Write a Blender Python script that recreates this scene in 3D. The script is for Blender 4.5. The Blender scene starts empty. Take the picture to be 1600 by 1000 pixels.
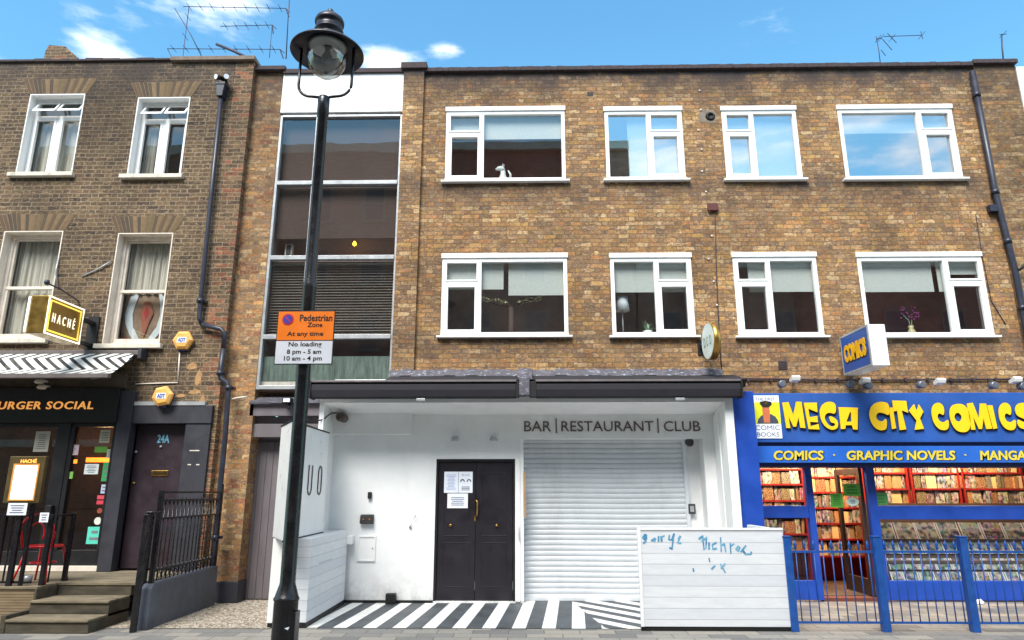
import bpy, math, random
from mathutils import Vector, Matrix, Euler
random.seed(7)
R = math.radians
S = bpy.context.scene
COL = S.collection

# ------------------------------------------------------------ camera, sky, sun, exposure
CAM_H, PITCH, YAW, FPX = 1.62, 14.04, 1.07, 1066.7
cd = bpy.data.cameras.new('camera'); cam = bpy.data.objects.new('camera', cd); COL.objects.link(cam)
cd.sensor_width = 36; cd.lens = 24; cd.clip_end = 2000; cd.clip_start = 0.05
cam.location = (0, 0, CAM_H); cam.rotation_euler = (R(90 + PITCH), 0, R(YAW))
S.camera = cam
SUN_EL, SUN_AZ = 50, 200          # azimuth of the sun, from +Y clockwise (205: over the photographer's shoulder)
w = bpy.data.worlds.new('World'); S.world = w; w.use_nodes = True
nt = w.node_tree; nt.nodes.clear()
out = nt.nodes.new('ShaderNodeOutputWorld'); bg = nt.nodes.new('ShaderNodeBackground')
sky = nt.nodes.new('ShaderNodeTexSky'); sky.sky_type = 'NISHITA'; sky.sun_disc = False
sky.sun_elevation = R(SUN_EL); sky.sun_rotation = R(SUN_AZ); sky.air_density = 1.3; sky.dust_density = 0.4; sky.ozone_density = 3.2
tc = nt.nodes.new('ShaderNodeTexCoord')
# small broken clouds by direction; large unseen ones added to whiten the fill light
nz = nt.nodes.new('ShaderNodeTexNoise'); nz.inputs['Scale'].default_value = 5.5; nz.inputs['Detail'].default_value = 9; nz.inputs['Roughness'].default_value = .58
mp = nt.nodes.new('ShaderNodeMapping'); mp.inputs['Scale'].default_value = (1.0, 1.0, 3.2)
nt.links.new(tc.outputs['Generated'], mp.inputs[0]); nt.links.new(mp.outputs[0], nz.inputs['Vector'])
def camdir(px, py):
    v = Vector(((px - 800) / FPX, (500 - py) / FPX, -1.0)).normalized()
    return cam.rotation_euler.to_matrix() @ v
blob = None
CLOUDS_AND_FILL = [(345, 0, .055, .75), (162, 86, .036, 1.0), (706, 78, .02, .6), (612, 94, .026, .7),
          (1045, 262, .10, 1.1, 1), (1170, 215, .2, .1, 1), (1420, 215, .3, .1, 1), (900, -9000, .5, 1.8), (3400, -900, .25, 1.3), (-2200, -900, .25, 1.3),
          (800, -1100, .6, 1.5, 1), (-1600, -300, .6, 1.2, 1), (3200, -300, .6, 1.2, 1)]
def mnode(op, a, b=None, c=None):
    n = nt.nodes.new('ShaderNodeMath'); n.operation = op
    for i, v in enumerate((a, b, c)):
        if v is None: continue
        if isinstance(v, (int, float)): n.inputs[i].default_value = v
        else: nt.links.new(v, n.inputs[i])
    return n.outputs[0]
for (px, py, rad, amp, *rest) in CLOUDS_AND_FILL:
    d = camdir(px, py)
    if rest: d = Vector((d.x, -d.y, d.z))        # behind the camera: some mirrored in the glass, big ones added for fill
    vm = nt.nodes.new('ShaderNodeVectorMath'); vm.operation = 'DISTANCE'
    vs = nt.nodes.new('ShaderNodeVectorMath'); vs.operation = 'MULTIPLY'; vs.inputs[1].default_value = (1, 1, 2.4)
    nt.links.new(tc.outputs['Generated'], vs.inputs[0]); nt.links.new(vs.outputs[0], vm.inputs[0])
    vm.inputs[1].default_value = (d.x, d.y, d.z * 2.4)
    t = mnode('MULTIPLY', mnode('SUBTRACT', 1.0, mnode('DIVIDE', vm.outputs['Value'], rad * 1.6)), amp)
    t = mnode('MAXIMUM', t, -0.9)
    blob = t if blob is None else mnode('MAXIMUM', blob, t)
dens = mnode('ADD', mnode('MULTIPLY', blob, .55), mnode('MULTIPLY', mnode('SUBTRACT', nz.outputs['Fac'], .5), 2.0))
mr = nt.nodes.new('ShaderNodeMapRange'); mr.interpolation_type = 'SMOOTHSTEP'
nt.links.new(dens, mr.inputs[0]); mr.inputs[1].default_value = .08; mr.inputs[2].default_value = .62
mx = nt.nodes.new('ShaderNodeMix'); mx.data_type = 'RGBA'
tint = nt.nodes.new('ShaderNodeMix'); tint.data_type = 'RGBA'; tint.blend_type = 'MULTIPLY'; tint.inputs[0].default_value = 1
nt.links.new(sky.outputs[0], tint.inputs[6]); tint.inputs[7].default_value = (.66, 1.1, 1.13, 1)
nt.links.new(mr.outputs[0], mx.inputs[0]); nt.links.new(tint.outputs[2], mx.inputs[6]); mx.inputs[7].default_value = (6.6, 6.9, 7.2, 1)
nt.links.new(mx.outputs[2], bg.inputs[0]); bg.inputs[1].default_value = .135
nt.links.new(bg.outputs[0], out.inputs[0])
sl = bpy.data.lights.new('sun', 'SUN'); sl.energy = 3.2; sl.angle = R(28); sl.color = (1, .955, .89)
so = bpy.data.objects.new('sun', sl); COL.objects.link(so)
sd = Vector((math.sin(R(SUN_AZ)) * math.cos(R(SUN_EL)), math.cos(R(SUN_AZ)) * math.cos(R(SUN_EL)), math.sin(R(SUN_EL))))
so.rotation_euler = sd.to_track_quat('Z', 'Y').to_euler(); so.location = (0, -20, 30)
S.view_settings.view_transform = 'Standard'; S.view_settings.look = 'None'; S.view_settings.gamma = 1
S.view_settings.exposure = 0.92

# ------------------------------------------------------------ helpers
def U(px, py, Y):
    """point of the real plane y=Y seen at photo pixel (px,py): (X, Z)"""
    d = camdir(px, py); t = Y / d.y
    return d.x * t, CAM_H + d.z * t
def UX(px, py, Y): return U(px, py, Y)[0]
def UZ(py, Y, px=820): return U(px, py, Y)[1]
def lin(c):
    c = c / 255.0
    return c / 12.92 if c <= .04045 else ((c + .055) / 1.055) ** 2.4
def rgb(r, g, b): return (lin(r), lin(g), lin(b), 1)

class MB:
    def __init__(s): s.v = []; s.f = []; s.m = []; s.sm = []; s.cur = 0
    def face(s, idx, smooth=False): s.f.append(idx); s.m.append(s.cur); s.sm.append(smooth)
    def quad(s, a, b, c, d):
        n = len(s.v); s.v += [a, b, c, d]; s.face((n, n + 1, n + 2, n + 3)); return s
    def box(s, x0, x1, y0, y1, z0, z1):
        if x0 > x1: x0, x1 = x1, x0
        if y0 > y1: y0, y1 = y1, y0
        if z0 > z1: z0, z1 = z1, z0
        n = len(s.v)
        s.v += [(x0, y0, z0), (x1, y0, z0), (x1, y1, z0), (x0, y1, z0), (x0, y0, z1), (x1, y0, z1), (x1, y1, z1), (x0, y1, z1)]
        for q in ((0, 3, 2, 1), (4, 5, 6, 7), (0, 1, 5, 4), (1, 2, 6, 5), (2, 3, 7, 6), (3, 0, 4, 7)):
            s.face(tuple(n + i for i in q))
        return s
    def prism(s, pts, z0, z1):                       # plan polygon (x,y) extruded in z
        n = len(s.v); k = len(pts)
        s.v += [(x, y, z0) for x, y in pts] + [(x, y, z1) for x, y in pts]
        s.face(tuple(n + i for i in range(k))[::-1]); s.face(tuple(n + k + i for i in range(k)))
        for i in range(k):
            j = (i + 1) % k; s.face((n + i, n + j, n + k + j, n + k + i))
        return s
    def xprism(s, pts, x0, x1):                      # profile polygon (y,z) extruded in x
        n = len(s.v); k = len(pts)
        s.v += [(x0, y, z) for y, z in pts] + [(x1, y, z) for y, z in pts]
        s.face(tuple(n + i for i in range(k))); s.face(tuple(n + k + i for i in range(k))[::-1])
        for i in range(k):
            j = (i + 1) % k; s.face((n + i, n + k + i, n + k + j, n + j))
        return s
    def yprism(s, pts, y0, y1):                      # elevation polygon (x,z) extruded in y
        n = len(s.v); k = len(pts)
        s.v += [(x, y0, z) for x, z in pts] + [(x, y1, z) for x, z in pts]
        s.face(tuple(n + i for i in range(k))); s.face(tuple(n + k + i for i in range(k))[::-1])
        for i in range(k):
            j = (i + 1) % k; s.face((n + i, n + k + i, n + k + j, n + j))
        return s
    def lathe(s, prof, cx, cy, seg=40, axis='z', smooth=True, o=0.0):
        n = len(s.v); k = len(prof)
        for r, h in prof:
            for i in range(seg):
                a = 2 * math.pi * i / seg
                if axis == 'z': s.v.append((cx + r * math.cos(a), cy + r * math.sin(a), h))
                elif axis == 'x': s.v.append((h, cx + r * math.cos(a), cy + r * math.sin(a)))
                else: s.v.append((cx + r * math.cos(a), h, cy + r * math.sin(a)))
        for j in range(k - 1):
            for i in range(seg):
                i2 = (i + 1) % seg
                s.face((n + j * seg + i, n + j * seg + i2, n + (j + 1) * seg + i2, n + (j + 1) * seg + i), smooth)
        s.face(tuple(n + i for i in range(seg))[::-1]); s.face(tuple(n + (k - 1) * seg + i for i in range(seg)))
        return s
    def tube(s, pts, r, seg=8):
        pts = [Vector(p) for p in pts]; n = len(s.v); rs = r if isinstance(r, (list, tuple)) else [r] * len(pts)
        for i, p in enumerate(pts):
            d = (pts[min(i + 1, len(pts) - 1)] - pts[max(i - 1, 0)]).normalized()
            a = Vector((0, 0, 1)) if abs(d.z) < .9 else Vector((1, 0, 0))
            e1 = d.cross(a).normalized(); e2 = d.cross(e1).normalized()
            for k in range(seg):
                t = 2 * math.pi * k / seg
                s.v.append(tuple(p + (e1 * math.cos(t) + e2 * math.sin(t)) * rs[i]))
        for i in range(len(pts) - 1):
            for k in range(seg):
                k2 = (k + 1) % seg
                s.face((n + i * seg + k, n + i * seg + k2, n + (i + 1) * seg + k2, n + (i + 1) * seg + k), seg > 5)
        s.face(tuple(n + k for k in range(seg))[::-1]); m = n + (len(pts) - 1) * seg; s.face(tuple(m + k for k in range(seg)))
        return s
    def wall(s, x0, x1, z0, z1, Y, holes, depth):    # front face with real openings and reveals
        xs = sorted(set([x0, x1] + [h[0] for h in holes] + [h[1] for h in holes]))
        zs = sorted(set([z0, z1] + [h[2] for h in holes] + [h[3] for h in holes]))
        def hole(i, j):
            if i < 0 or j < 0 or i >= len(xs) - 1 or j >= len(zs) - 1: return False
            cx, cz = (xs[i] + xs[i + 1]) / 2, (zs[j] + zs[j + 1]) / 2
            return any(h[0] < cx < h[1] and h[2] < cz < h[3] for h in holes)
        for i in range(len(xs) - 1):
            for j in range(len(zs) - 1):
                a, b, c, d = xs[i], xs[i + 1], zs[j], zs[j + 1]
                if not hole(i, j): s.quad((a, Y, c), (b, Y, c), (b, Y, d), (a, Y, d))
        for h in holes:
            a, b, c, d = h; y2 = Y + depth
            s.quad((a, Y, c), (a, Y, d), (a, y2, d), (a, y2, c)); s.quad((b, Y, c), (b, y2, c), (b, y2, d), (b, Y, d))
            s.quad((a, Y, d), (b, Y, d), (b, y2, d), (a, y2, d)); s.quad((a, Y, c), (a, y2, c), (b, y2, c), (b, Y, c))
        return s

def mesh_obj(name, mb, mats, base=None, bevel=0):
    me = bpy.data.meshes.new(name)
    off = Vector(base) if base else Vector((0, 0, 0))
    me.from_pydata([tuple(Vector(v) - off) for v in mb.v], [], mb.f); me.update()
    if not isinstance(mats, (list, tuple)): mats = [mats]
    for m in mats: me.materials.append(m)
    for p, mi, smo in zip(me.polygons, mb.m, mb.sm): p.material_index = mi; p.use_smooth = smo
    o = bpy.data.objects.new(name, me); COL.objects.link(o); o.location = off
    if bevel:
        b = o.modifiers.new('bevel', 'BEVEL'); b.width = bevel; b.segments = 2; b.limit_method = 'ANGLE'; b.angle_limit = R(50)
    return o
def tag(o, label=None, cat=None, group=None, kind=None):
    if label: o['label'] = label
    if cat: o['category'] = cat
    if group: o['group'] = group
    if kind: o['kind'] = kind
    return o
def thing(name, label, cat, loc, group=None):
    o = bpy.data.objects.new(name, None); COL.objects.link(o); o.location = loc; o.empty_display_size = .1
    bpy.context.view_layer.update()
    return tag(o, label, cat, group)
def world_loc(o):
    v = Vector(o.location)
    return v if o.parent is None else v  # parts carry no offset of their own
def part(name, mb, mats, parent, bevel=0, label=None):
    o = mesh_obj(name, mb, mats, None, bevel)
    o.parent = parent
    root = parent
    while root.parent: root = root.parent
    if parent is root: o.matrix_parent_inverse = Matrix.Translation(-Vector(root.location))
    if label: o['label'] = label
    return o
def solo(name, mb, mats, label, cat, base, group=None, bevel=0):
    return tag(mesh_obj(name, mb, mats, base, bevel), label, cat, group)
def struct(name, mb, mats):
    return tag(mesh_obj(name, mb, mats), kind='structure')
def copy_tree(o, parent=None):
    c = o.copy(); COL.objects.link(c)
    if parent: c.parent = parent
    for ch in list(o.children): copy_tree(ch, c)
    return c
def from_curve(cu, name):
    ob = bpy.data.objects.new('tmp', cu); COL.objects.link(ob)
    dg = bpy.context.evaluated_depsgraph_get(); dg.update()
    me = bpy.data.meshes.new_from_object(ob.evaluated_get(dg)); me.name = name
    bpy.data.objects.remove(ob); return me
def place_mesh(me, O, Rv, Uv, w, h, thick, shear=0):
    """fit a flat text mesh to width w, height h on the plane O,Rv,Uv, thickness towards the viewer"""
    xs = [v.co.x for v in me.vertices]; ys = [v.co.y for v in me.vertices]; zs = [v.co.z for v in me.vertices]
    x0, x1, y0, y1, z0, z1 = min(xs), max(xs), min(ys), max(ys), min(zs), max(zs)
    O, Rv, Uv = Vector(O), Vector(Rv), Vector(Uv); N = Rv.cross(Uv)
    mb = MB()
    for v in me.vertices:
        fy = (v.co.y - y0) / (y1 - y0)
        p = O + Rv * ((v.co.x - x0) / (x1 - x0) * w + shear * fy * h) + Uv * (fy * h) + N * ((v.co.z - z0) / max(z1 - z0, 1e-6) * thick)
        mb.v.append(tuple(p))
    for p in me.polygons: mb.face(tuple(p.vertices))
    bpy.data.meshes.remove(me)
    return mb
def text_mb(body, O, Rv, Uv, w, h, thick=.006, bold=0.0, spacing=1.0, shear=0, line=1.0):
    cu = bpy.data.curves.new('t', 'FONT'); cu.body = body; cu.size = 1; cu.extrude = .02; cu.offset = bold
    cu.space_character = spacing; cu.resolution_u = 3; cu.align_x = 'CENTER'; cu.space_line = line
    return place_mesh(from_curve(cu, 't'), O, Rv, Uv, w, h, thick, shear)
def outline_mb(loops, to3d, thick_vec):
    """filled outlines (first the outer loop, then holes), to3d maps 2D to 3D, extruded by thick_vec"""
    cu = bpy.data.curves.new('o', 'CURVE'); cu.dimensions = '2D'; cu.fill_mode = 'BOTH'; cu.extrude = .5
    for lp in loops:
        sp = cu.splines.new('POLY'); sp.points.add(len(lp) - 1)
        for p, q in zip(sp.points, lp): p.co = (q[0], q[1], 0, 1)
        sp.use_cyclic_u = True
    me = from_curve(cu, 'o'); mb = MB(); T = Vector(thick_vec)
    for v in me.vertices: mb.v.append(tuple(Vector(to3d(v.co.x, v.co.y)) + T * (v.co.z + .5)))
    for p in me.polygons: mb.face(tuple(p.vertices))
    bpy.data.meshes.remove(me); return mb
X3, Y3, Z3 = (1, 0, 0), (0, 1, 0), (0, 0, 1)

# ------------------------------------------------------------ materials
class NT:
    def __init__(s, name):
        s.mat = bpy.data.materials.new(name); s.mat.use_nodes = True; s.t = s.mat.node_tree; s.t.nodes.clear()
        s.out = s.n('OutputMaterial'); s.p = s.n('BsdfPrincipled'); s.l(s.p.outputs[0], s.out.inputs[0])
        s.tc = s.n('TexCoord').outputs['Object']
    def n(s, k): return s.t.nodes.new('ShaderNode' + k)
    def l(s, a, b): s.t.links.new(a, b)
    def set(s, sock, v):
        if isinstance(v, (int, float)): sock.default_value = v
        elif isinstance(v, tuple): sock.default_value = v
        else: s.l(v, sock)
    def m(s, op, a, b=None, c=None):
        n = s.n('Math'); n.operation = op
        for i, v in enumerate((a, b, c)):
            if v is not None: s.set(n.inputs[i], v)
        return n.outputs[0]
    def mix(s, f, a, b, blend='MIX'):
        n = s.n('Mix'); n.data_type = 'RGBA'; n.blend_type = blend
        s.set(n.inputs[0], f); s.set(n.inputs[6], a); s.set(n.inputs[7], b); return n.outputs[2]
    def noise(s, scale, detail=4, rough=.6, vec=None, stretch=None):
        n = s.n('TexNoise'); n.inputs['Scale'].default_value = scale; n.inputs['Detail'].default_value = detail; n.inputs['Roughness'].default_value = rough
        v = vec or s.tc
        if stretch:
            mp = s.n('Mapping'); s.l(v, mp.inputs[0]); mp.inputs['Scale'].default_value = stretch; v = mp.outputs[0]
        s.l(v, n.inputs['Vector']); return n.outputs['Fac']
    def ramp(s, f, stops, const=False):
        n = s.n('ValToRGB'); cr = n.color_ramp; cr.interpolation = 'CONSTANT' if const else 'LINEAR'
        while len(cr.elements) < len(stops): cr.elements.new(.5)
        for e, (p, c) in zip(cr.elements, stops): e.position = p; e.color = c
        s.l(f, n.inputs[0]); return n.outputs[0]
    def rng(s, f, a, b, c=0.0, d=1.0):
        n = s.n('MapRange'); s.set(n.inputs[0], f); n.inputs[1].default_value = a; n.inputs[2].default_value = b
        n.inputs[3].default_value = c; n.inputs[4].default_value = d; return n.outputs[0]
    def sep(s, v=None):
        n = s.n('SeparateXYZ'); s.l(v or s.tc, n.inputs[0]); return n.outputs
    def comb(s, x, y, z=0.0):
        n = s.n('CombineXYZ'); s.set(n.inputs[0], x); s.set(n.inputs[1], y); s.set(n.inputs[2], z); return n.outputs[0]
    def bump(s, h, strength=.3, dist=.01):
        n = s.n('Bump'); n.inputs['Strength'].default_value = strength; n.inputs['Distance'].default_value = dist
        s.l(h, n.inputs['Height']); s.l(n.outputs[0], s.p.inputs['Normal'])
    def fin(s, col, rough=.6, metal=0.0):
        s.set(s.p.inputs['Base Color'], col); s.set(s.p.inputs['Roughness'], rough); s.set(s.p.inputs['Metallic'], metal)
        return s.mat
CACHE = {}
def paint(name, c, rough=.5, metal=0.0, var=.12, scale=6, dirt=0.0, bump=.08, stretch=None):
    """painted or plain surface with grime of its own"""
    if name in CACHE: return CACHE[name]
    t = NT(name); col = rgb(*c)
    n1 = t.noise(scale, 6, .65, stretch=stretch); n2 = t.noise(scale * 9, 3)
    dark = tuple(x * (1 - var * 1.6) for x in col[:3]) + (1,); light = tuple(min(1, x * (1 + var)) for x in col[:3]) + (1,)
    cc = t.mix(t.rng(n1, .3, .7), dark, light)
    if dirt:
        d = t.rng(t.noise(scale * .6, 8, .75, stretch=(1, 1, .25)), .52, .75)
        cc = t.mix(t.m('MULTIPLY', d, dirt), cc, rgb(96, 84, 70))
    t.bump(n2, bump, .004)
    CACHE[name] = t.fin(cc, t.rng(n1, .3, .7, max(rough - .08, 0.02), min(rough + .1, 1)), metal); return CACHE[name]
def toned(c, k=.05, d=1.05):
    g_ = sum(c) / 3; return tuple(int((v + (g_ - v) * k) * d) for v in c)
def brick(name, palette, mortar, bw=.225, bh=.075, joint=.011, sootc=(70, 60, 55), soot=.5, stain=.5, patch=.35, zsoot=None, flem=False, rough=.02):
    t = NT(name); x, y, z = t.sep()
    wob = t.m('ADD', t.m('MULTIPLY', t.m('SUBTRACT', t.noise(2.2, 2), .5), .03), t.m('MULTIPLY', t.m('SUBTRACT', t.noise(13, 3, .6), .5), rough))
    u = t.m('ADD', t.m('ADD', x, y), t.m('MULTIPLY', t.m('SUBTRACT', t.noise(11, 3, .6, stretch=(1.3, 1.3, 1)), .5), rough * 2.2)); v = t.m('ADD', z, wob)
    row = t.m('FLOOR', t.m('DIVIDE', v, bh))
    odd = t.m('MODULO', t.m('ABSOLUTE', row), 2.0)
    wn0 = t.n('TexWhiteNoise'); wn0.noise_dimensions = '1D'; t.l(row, wn0.inputs['W'])
    jit = t.m('MULTIPLY', wn0.outputs['Value'], .03)
    us = t.m('DIVIDE', t.m('ADD', t.m('ADD', u, t.m('MULTIPLY', odd, bw * .5)), jit), bw)
    if flem:                                                  # stretcher + header in turn
        cyc = t.m('MODULO', t.m('ADD', t.m('DIVIDE', t.m('ADD', u, t.m('MULTIPLY', odd, bw * .75)), bw * 1.5), 400.0), 1.0)
        cid = t.m('FLOOR', t.m('DIVIDE', t.m('ADD', u, t.m('MULTIPLY', odd, bw * .75)), bw * 1.5))
        st = t.m('LESS_THAN', cyc, .6667)
        loc = t.m('ADD', t.m('MULTIPLY', st, t.m('MULTIPLY', cyc, 1.5 * bw)), t.m('MULTIPLY', t.m('SUBTRACT', 1.0, st), t.m('MULTIPLY', t.m('SUBTRACT', cyc, .6667), 1.5 * bw)))
        bid = t.m('ADD', t.m('MULTIPLY', cid, 2.0), st)
        umask = t.m('LESS_THAN', loc, joint)
    else:
        bid = t.m('FLOOR', us); umask = t.m('LESS_THAN', t.m('FRACT', us), joint / bw)
    wn = t.n('TexWhiteNoise'); wn.noise_dimensions = '2D'; t.l(t.comb(bid, row), wn.inputs['Vector'])
    vf = t.m('FRACT', t.m('DIVIDE', v, bh)); vmask = t.m('LESS_THAN', vf, joint / bh)
    mask = t.m('MAXIMUM', umask, vmask)
    k = len(palette)
    vmix = t.m('FRACT', t.m('ADD', wn.outputs['Value'], t.m('MULTIPLY', t.m('SUBTRACT', t.noise(17, 3, .7, stretch=(.7, .7, 1.2)), .5), .45)))
    bc = t.ramp(vmix, [((i + .5) / k, rgb(*c)) for i, c in enumerate(palette)])
    fine = t.noise(34, 5, .75); bc = t.mix(t.rng(fine, .42, .66, 0, .75), bc, t.mix(1.0, bc, (.46, .41, .37, 1), 'MULTIPLY'))
    br_ = t.m('MULTIPLY_ADD', t.sep(wn.outputs['Color'])[1], .5, .78); bc = t.mix(1.0, bc, t.comb(br_, br_, br_), 'MULTIPLY')
    bc = t.mix(t.rng(t.noise(22, 3, .6, stretch=(.6, .6, 1.6)), .56, .68, 0, .38), bc, rgb(210, 180, 134))
    worn = t.m('MULTIPLY', t.rng(t.noise(26, 3), .35, .6), t.rng(t.noise(1.3, 4), .25, .6))
    c = t.mix(t.m('MULTIPLY', mask, t.rng(t.noise(9, 3), .25, .6, .45, 1)), bc, rgb(*mortar))
    big = t.rng(t.noise(.55, 6, .62), .42, .68)
    c = t.mix(t.m('MULTIPLY', big, stain), c, t.mix(1.0, c, rgb(*sootc), 'MULTIPLY'))
    lightp = t.rng(t.noise(1.7, 5, .7, stretch=(1, 1, 1.4)), .56, .74)
    c = t.mix(t.m('MULTIPLY', lightp, patch), c, rgb(196, 160, 112))
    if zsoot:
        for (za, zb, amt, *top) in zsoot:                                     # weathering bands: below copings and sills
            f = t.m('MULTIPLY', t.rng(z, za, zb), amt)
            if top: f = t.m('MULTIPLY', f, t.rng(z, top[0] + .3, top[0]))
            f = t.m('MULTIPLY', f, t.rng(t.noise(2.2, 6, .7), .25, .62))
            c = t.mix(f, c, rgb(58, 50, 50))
    hgt = t.m('ADD', t.m('MULTIPLY', t.m('SUBTRACT', 1.0, mask), 1.0), t.m('MULTIPLY', t.m('ADD', fine, wn.outputs['Value']), .5))
    t.bump(hgt, .75, .012)
    return t.fin(c, .9)
def glass(name, refl=.12, tint=(235, 240, 240), rough=.01, wav=0.0):
    t = NT(name); t.t.nodes.remove(t.p)
    tr = t.n('BsdfTransparent'); tr.inputs[0].default_value = rgb(*tint)
    gl = t.n('BsdfGlossy'); gl.inputs['Roughness'].default_value = rough; gl.inputs['Color'].default_value = (1, 1, 1, 1)
    ge = t.n('NewGeometry'); dt = t.n('VectorMath'); dt.operation = 'DOT_PRODUCT'; t.l(ge.outputs['Normal'], dt.inputs[0]); t.l(ge.outputs['Incoming'], dt.inputs[1])
    sch = t.m('POWER', t.m('SUBTRACT', 1.0, t.m('MINIMUM', t.m('ABSOLUTE', dt.outputs['Value']), 1.0)), 5.0)
    f = t.m('MINIMUM', t.m('ADD', t.m('MULTIPLY', sch, .9), refl + .04), 1.0)
    if wav:
        b = t.n('Bump'); b.inputs['Strength'].default_value = wav; b.inputs['Distance'].default_value = .01
        t.l(t.noise(2.2, 1), b.inputs['Height']); t.l(b.outputs[0], gl.inputs['Normal'])
    ms = t.n('MixShader'); t.l(f, ms.inputs[0]); t.l(tr.outputs[0], ms.inputs[1]); t.l(gl.outputs[0], ms.inputs[2])
    t.l(ms.outputs[0], t.out.inputs[0]); return t.mat
def emit(name, c, strength):
    t = NT(name); t.fin(rgb(*c), .5); t.p.inputs['Emission Color'].default_value = rgb(*c); t.p.inputs['Emission Strength'].default_value = strength
    return t.mat
YEL = [(178, 136, 84), (206, 178, 134), (160, 116, 70), (124, 100, 88), (182, 130, 68), (148, 112, 78), (196, 152, 94), (176, 112, 62), (140, 120, 96),
       (170, 128, 80), (112, 88, 78), (190, 156, 110), (154, 108, 66), (172, 134, 92), (134, 100, 70), (186, 144, 78)]
BRN = [(108, 88, 64), (94, 78, 58), (118, 98, 70), (82, 68, 54), (104, 82, 58), (74, 62, 52), (122, 100, 72), (90, 76, 62), (110, 84, 60), (66, 56, 50)]
RED = [(150, 92, 66), (134, 84, 62), (120, 90, 68), (160, 104, 76), (104, 74, 58), (140, 106, 78), (112, 92, 72)]
YEL = [toned(c, .06, 1.0) for c in YEL]
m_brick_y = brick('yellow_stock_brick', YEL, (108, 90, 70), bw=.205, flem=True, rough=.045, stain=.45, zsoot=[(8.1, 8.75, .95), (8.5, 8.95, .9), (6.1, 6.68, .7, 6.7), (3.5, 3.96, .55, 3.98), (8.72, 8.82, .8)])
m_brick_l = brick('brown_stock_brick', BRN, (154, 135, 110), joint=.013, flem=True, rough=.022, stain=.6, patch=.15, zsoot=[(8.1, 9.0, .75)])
m_brick_q = brick('reddish_quoin_brick', RED + BRN[:6], (160, 138, 110), joint=.012, stain=.35, patch=.15)
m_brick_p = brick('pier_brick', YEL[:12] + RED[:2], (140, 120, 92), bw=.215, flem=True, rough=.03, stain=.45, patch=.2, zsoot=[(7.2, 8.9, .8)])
m_brick_o = brick('far_side_brick', [(196, 140, 122), (176, 128, 114), (206, 150, 128), (160, 124, 116)], (170, 140, 120))
def white_render():
    t = NT('white_render'); z = t.sep()[2]
    c = t.mix(t.rng(t.noise(2.2, 6, .65), .3, .7), rgb(226, 227, 226), rgb(240, 240, 239))
    c = t.mix(t.rng(t.noise(1.5, 7, .75, stretch=(1, 1, .2)), .55, .75, 0, .16), c, rgb(150, 146, 138))
    sp = t.m('MULTIPLY', t.rng(z, .45, .0), t.rng(t.noise(6, 6, .75), .4, .65)); c = t.mix(t.m('MULTIPLY', sp, .55), c, rgb(140, 134, 124))
    sc = t.rng(t.noise(3.5, 8, .8, stretch=(1, 1, 3)), .66, .72); c = t.mix(t.m('MULTIPLY', sc, .3), c, rgb(120, 118, 116))
    t.bump(t.noise(45, 4, .7), .15, .005); return t.fin(c, .6)
m_white = white_render()
m_whitep = paint('white_plastic', (240, 240, 238), .32, var=.02, scale=4, dirt=.06)
m_oldwhite = paint('old_white_paint', (226, 214, 200), .55, var=.08, scale=7, dirt=.5)
m_sill = paint('painted_sill', (214, 206, 190), .6, var=.1, scale=8, dirt=.6)
m_black = paint('black_gloss_paint', (24, 23, 27), .26, var=.35, scale=7, dirt=.22, bump=.3)
m_blackm = paint('black_awning_cloth', (30, 28, 36), .75, var=.25, scale=5)
m_dgrey = paint('dark_grey_paint', (52, 52, 60), .5, var=.15, scale=4, dirt=.15)
m_lgrey = paint('light_grey_metal', (176, 178, 180), .35, .3, var=.1, dirt=.2)
m_lead = paint('weathered_lead', (92, 90, 98), .55, .2, var=.5, scale=11, stretch=(1, 2, 6))
m_cope = paint('dark_coping', (70, 58, 60), .85, var=.35, scale=14, bump=.5)
m_pipe = paint('dark_pipe', (40, 42, 56), .4, var=.2)
m_blue = paint('blue_shop_paint', (28, 72, 168), .42, var=.12, scale=3, dirt=.22)
m_blue2 = paint('blue_fascia', (38, 86, 166), .45, var=.12, scale=1.5, dirt=.2)
m_blue3 = paint('bright_blue_strip', (36, 100, 196), .45, var=.1, scale=1.5, dirt=.15)
m_brail = paint('blue_railing_paint', (24, 78, 152), .4, var=.15, scale=12, dirt=.2)
m_yellow = paint('yellow_letters', (248, 200, 12), .5, var=.02)
m_blk = paint('flat_black', (12, 12, 14), .6, var=.1)
m_brass = paint('brass', (190, 150, 80), .28, .9, var=.1)
m_room = paint('dim_room_wall', (160, 132, 124), .9, var=.2, scale=1.5)
m_roomd = paint('dark_room', (196, 180, 176), .9, var=.2, scale=1.5)
m_roomp = paint('pale_room', (206, 222, 222), .9, var=.1, scale=1.5)
m_roomr = paint('maroon_room', (176, 118, 112), .9, var=.15, scale=1.5)
m_blind = paint('roller_blind', (206, 206, 200), .85, var=.05, scale=30)
m_paper = paint('paper', (236, 240, 250), .8, var=.02)
m_ink = paint('ink', (90, 94, 110), .8)
g_win = glass('window_glass', .09, wav=.05)
g_sky = glass('mirroring_window_glass', .42, wav=.04)
g_shop = glass('shop_glass', .015, wav=.02)
g_clear = glass('lamp_glass', .13, (225, 228, 226))

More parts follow.
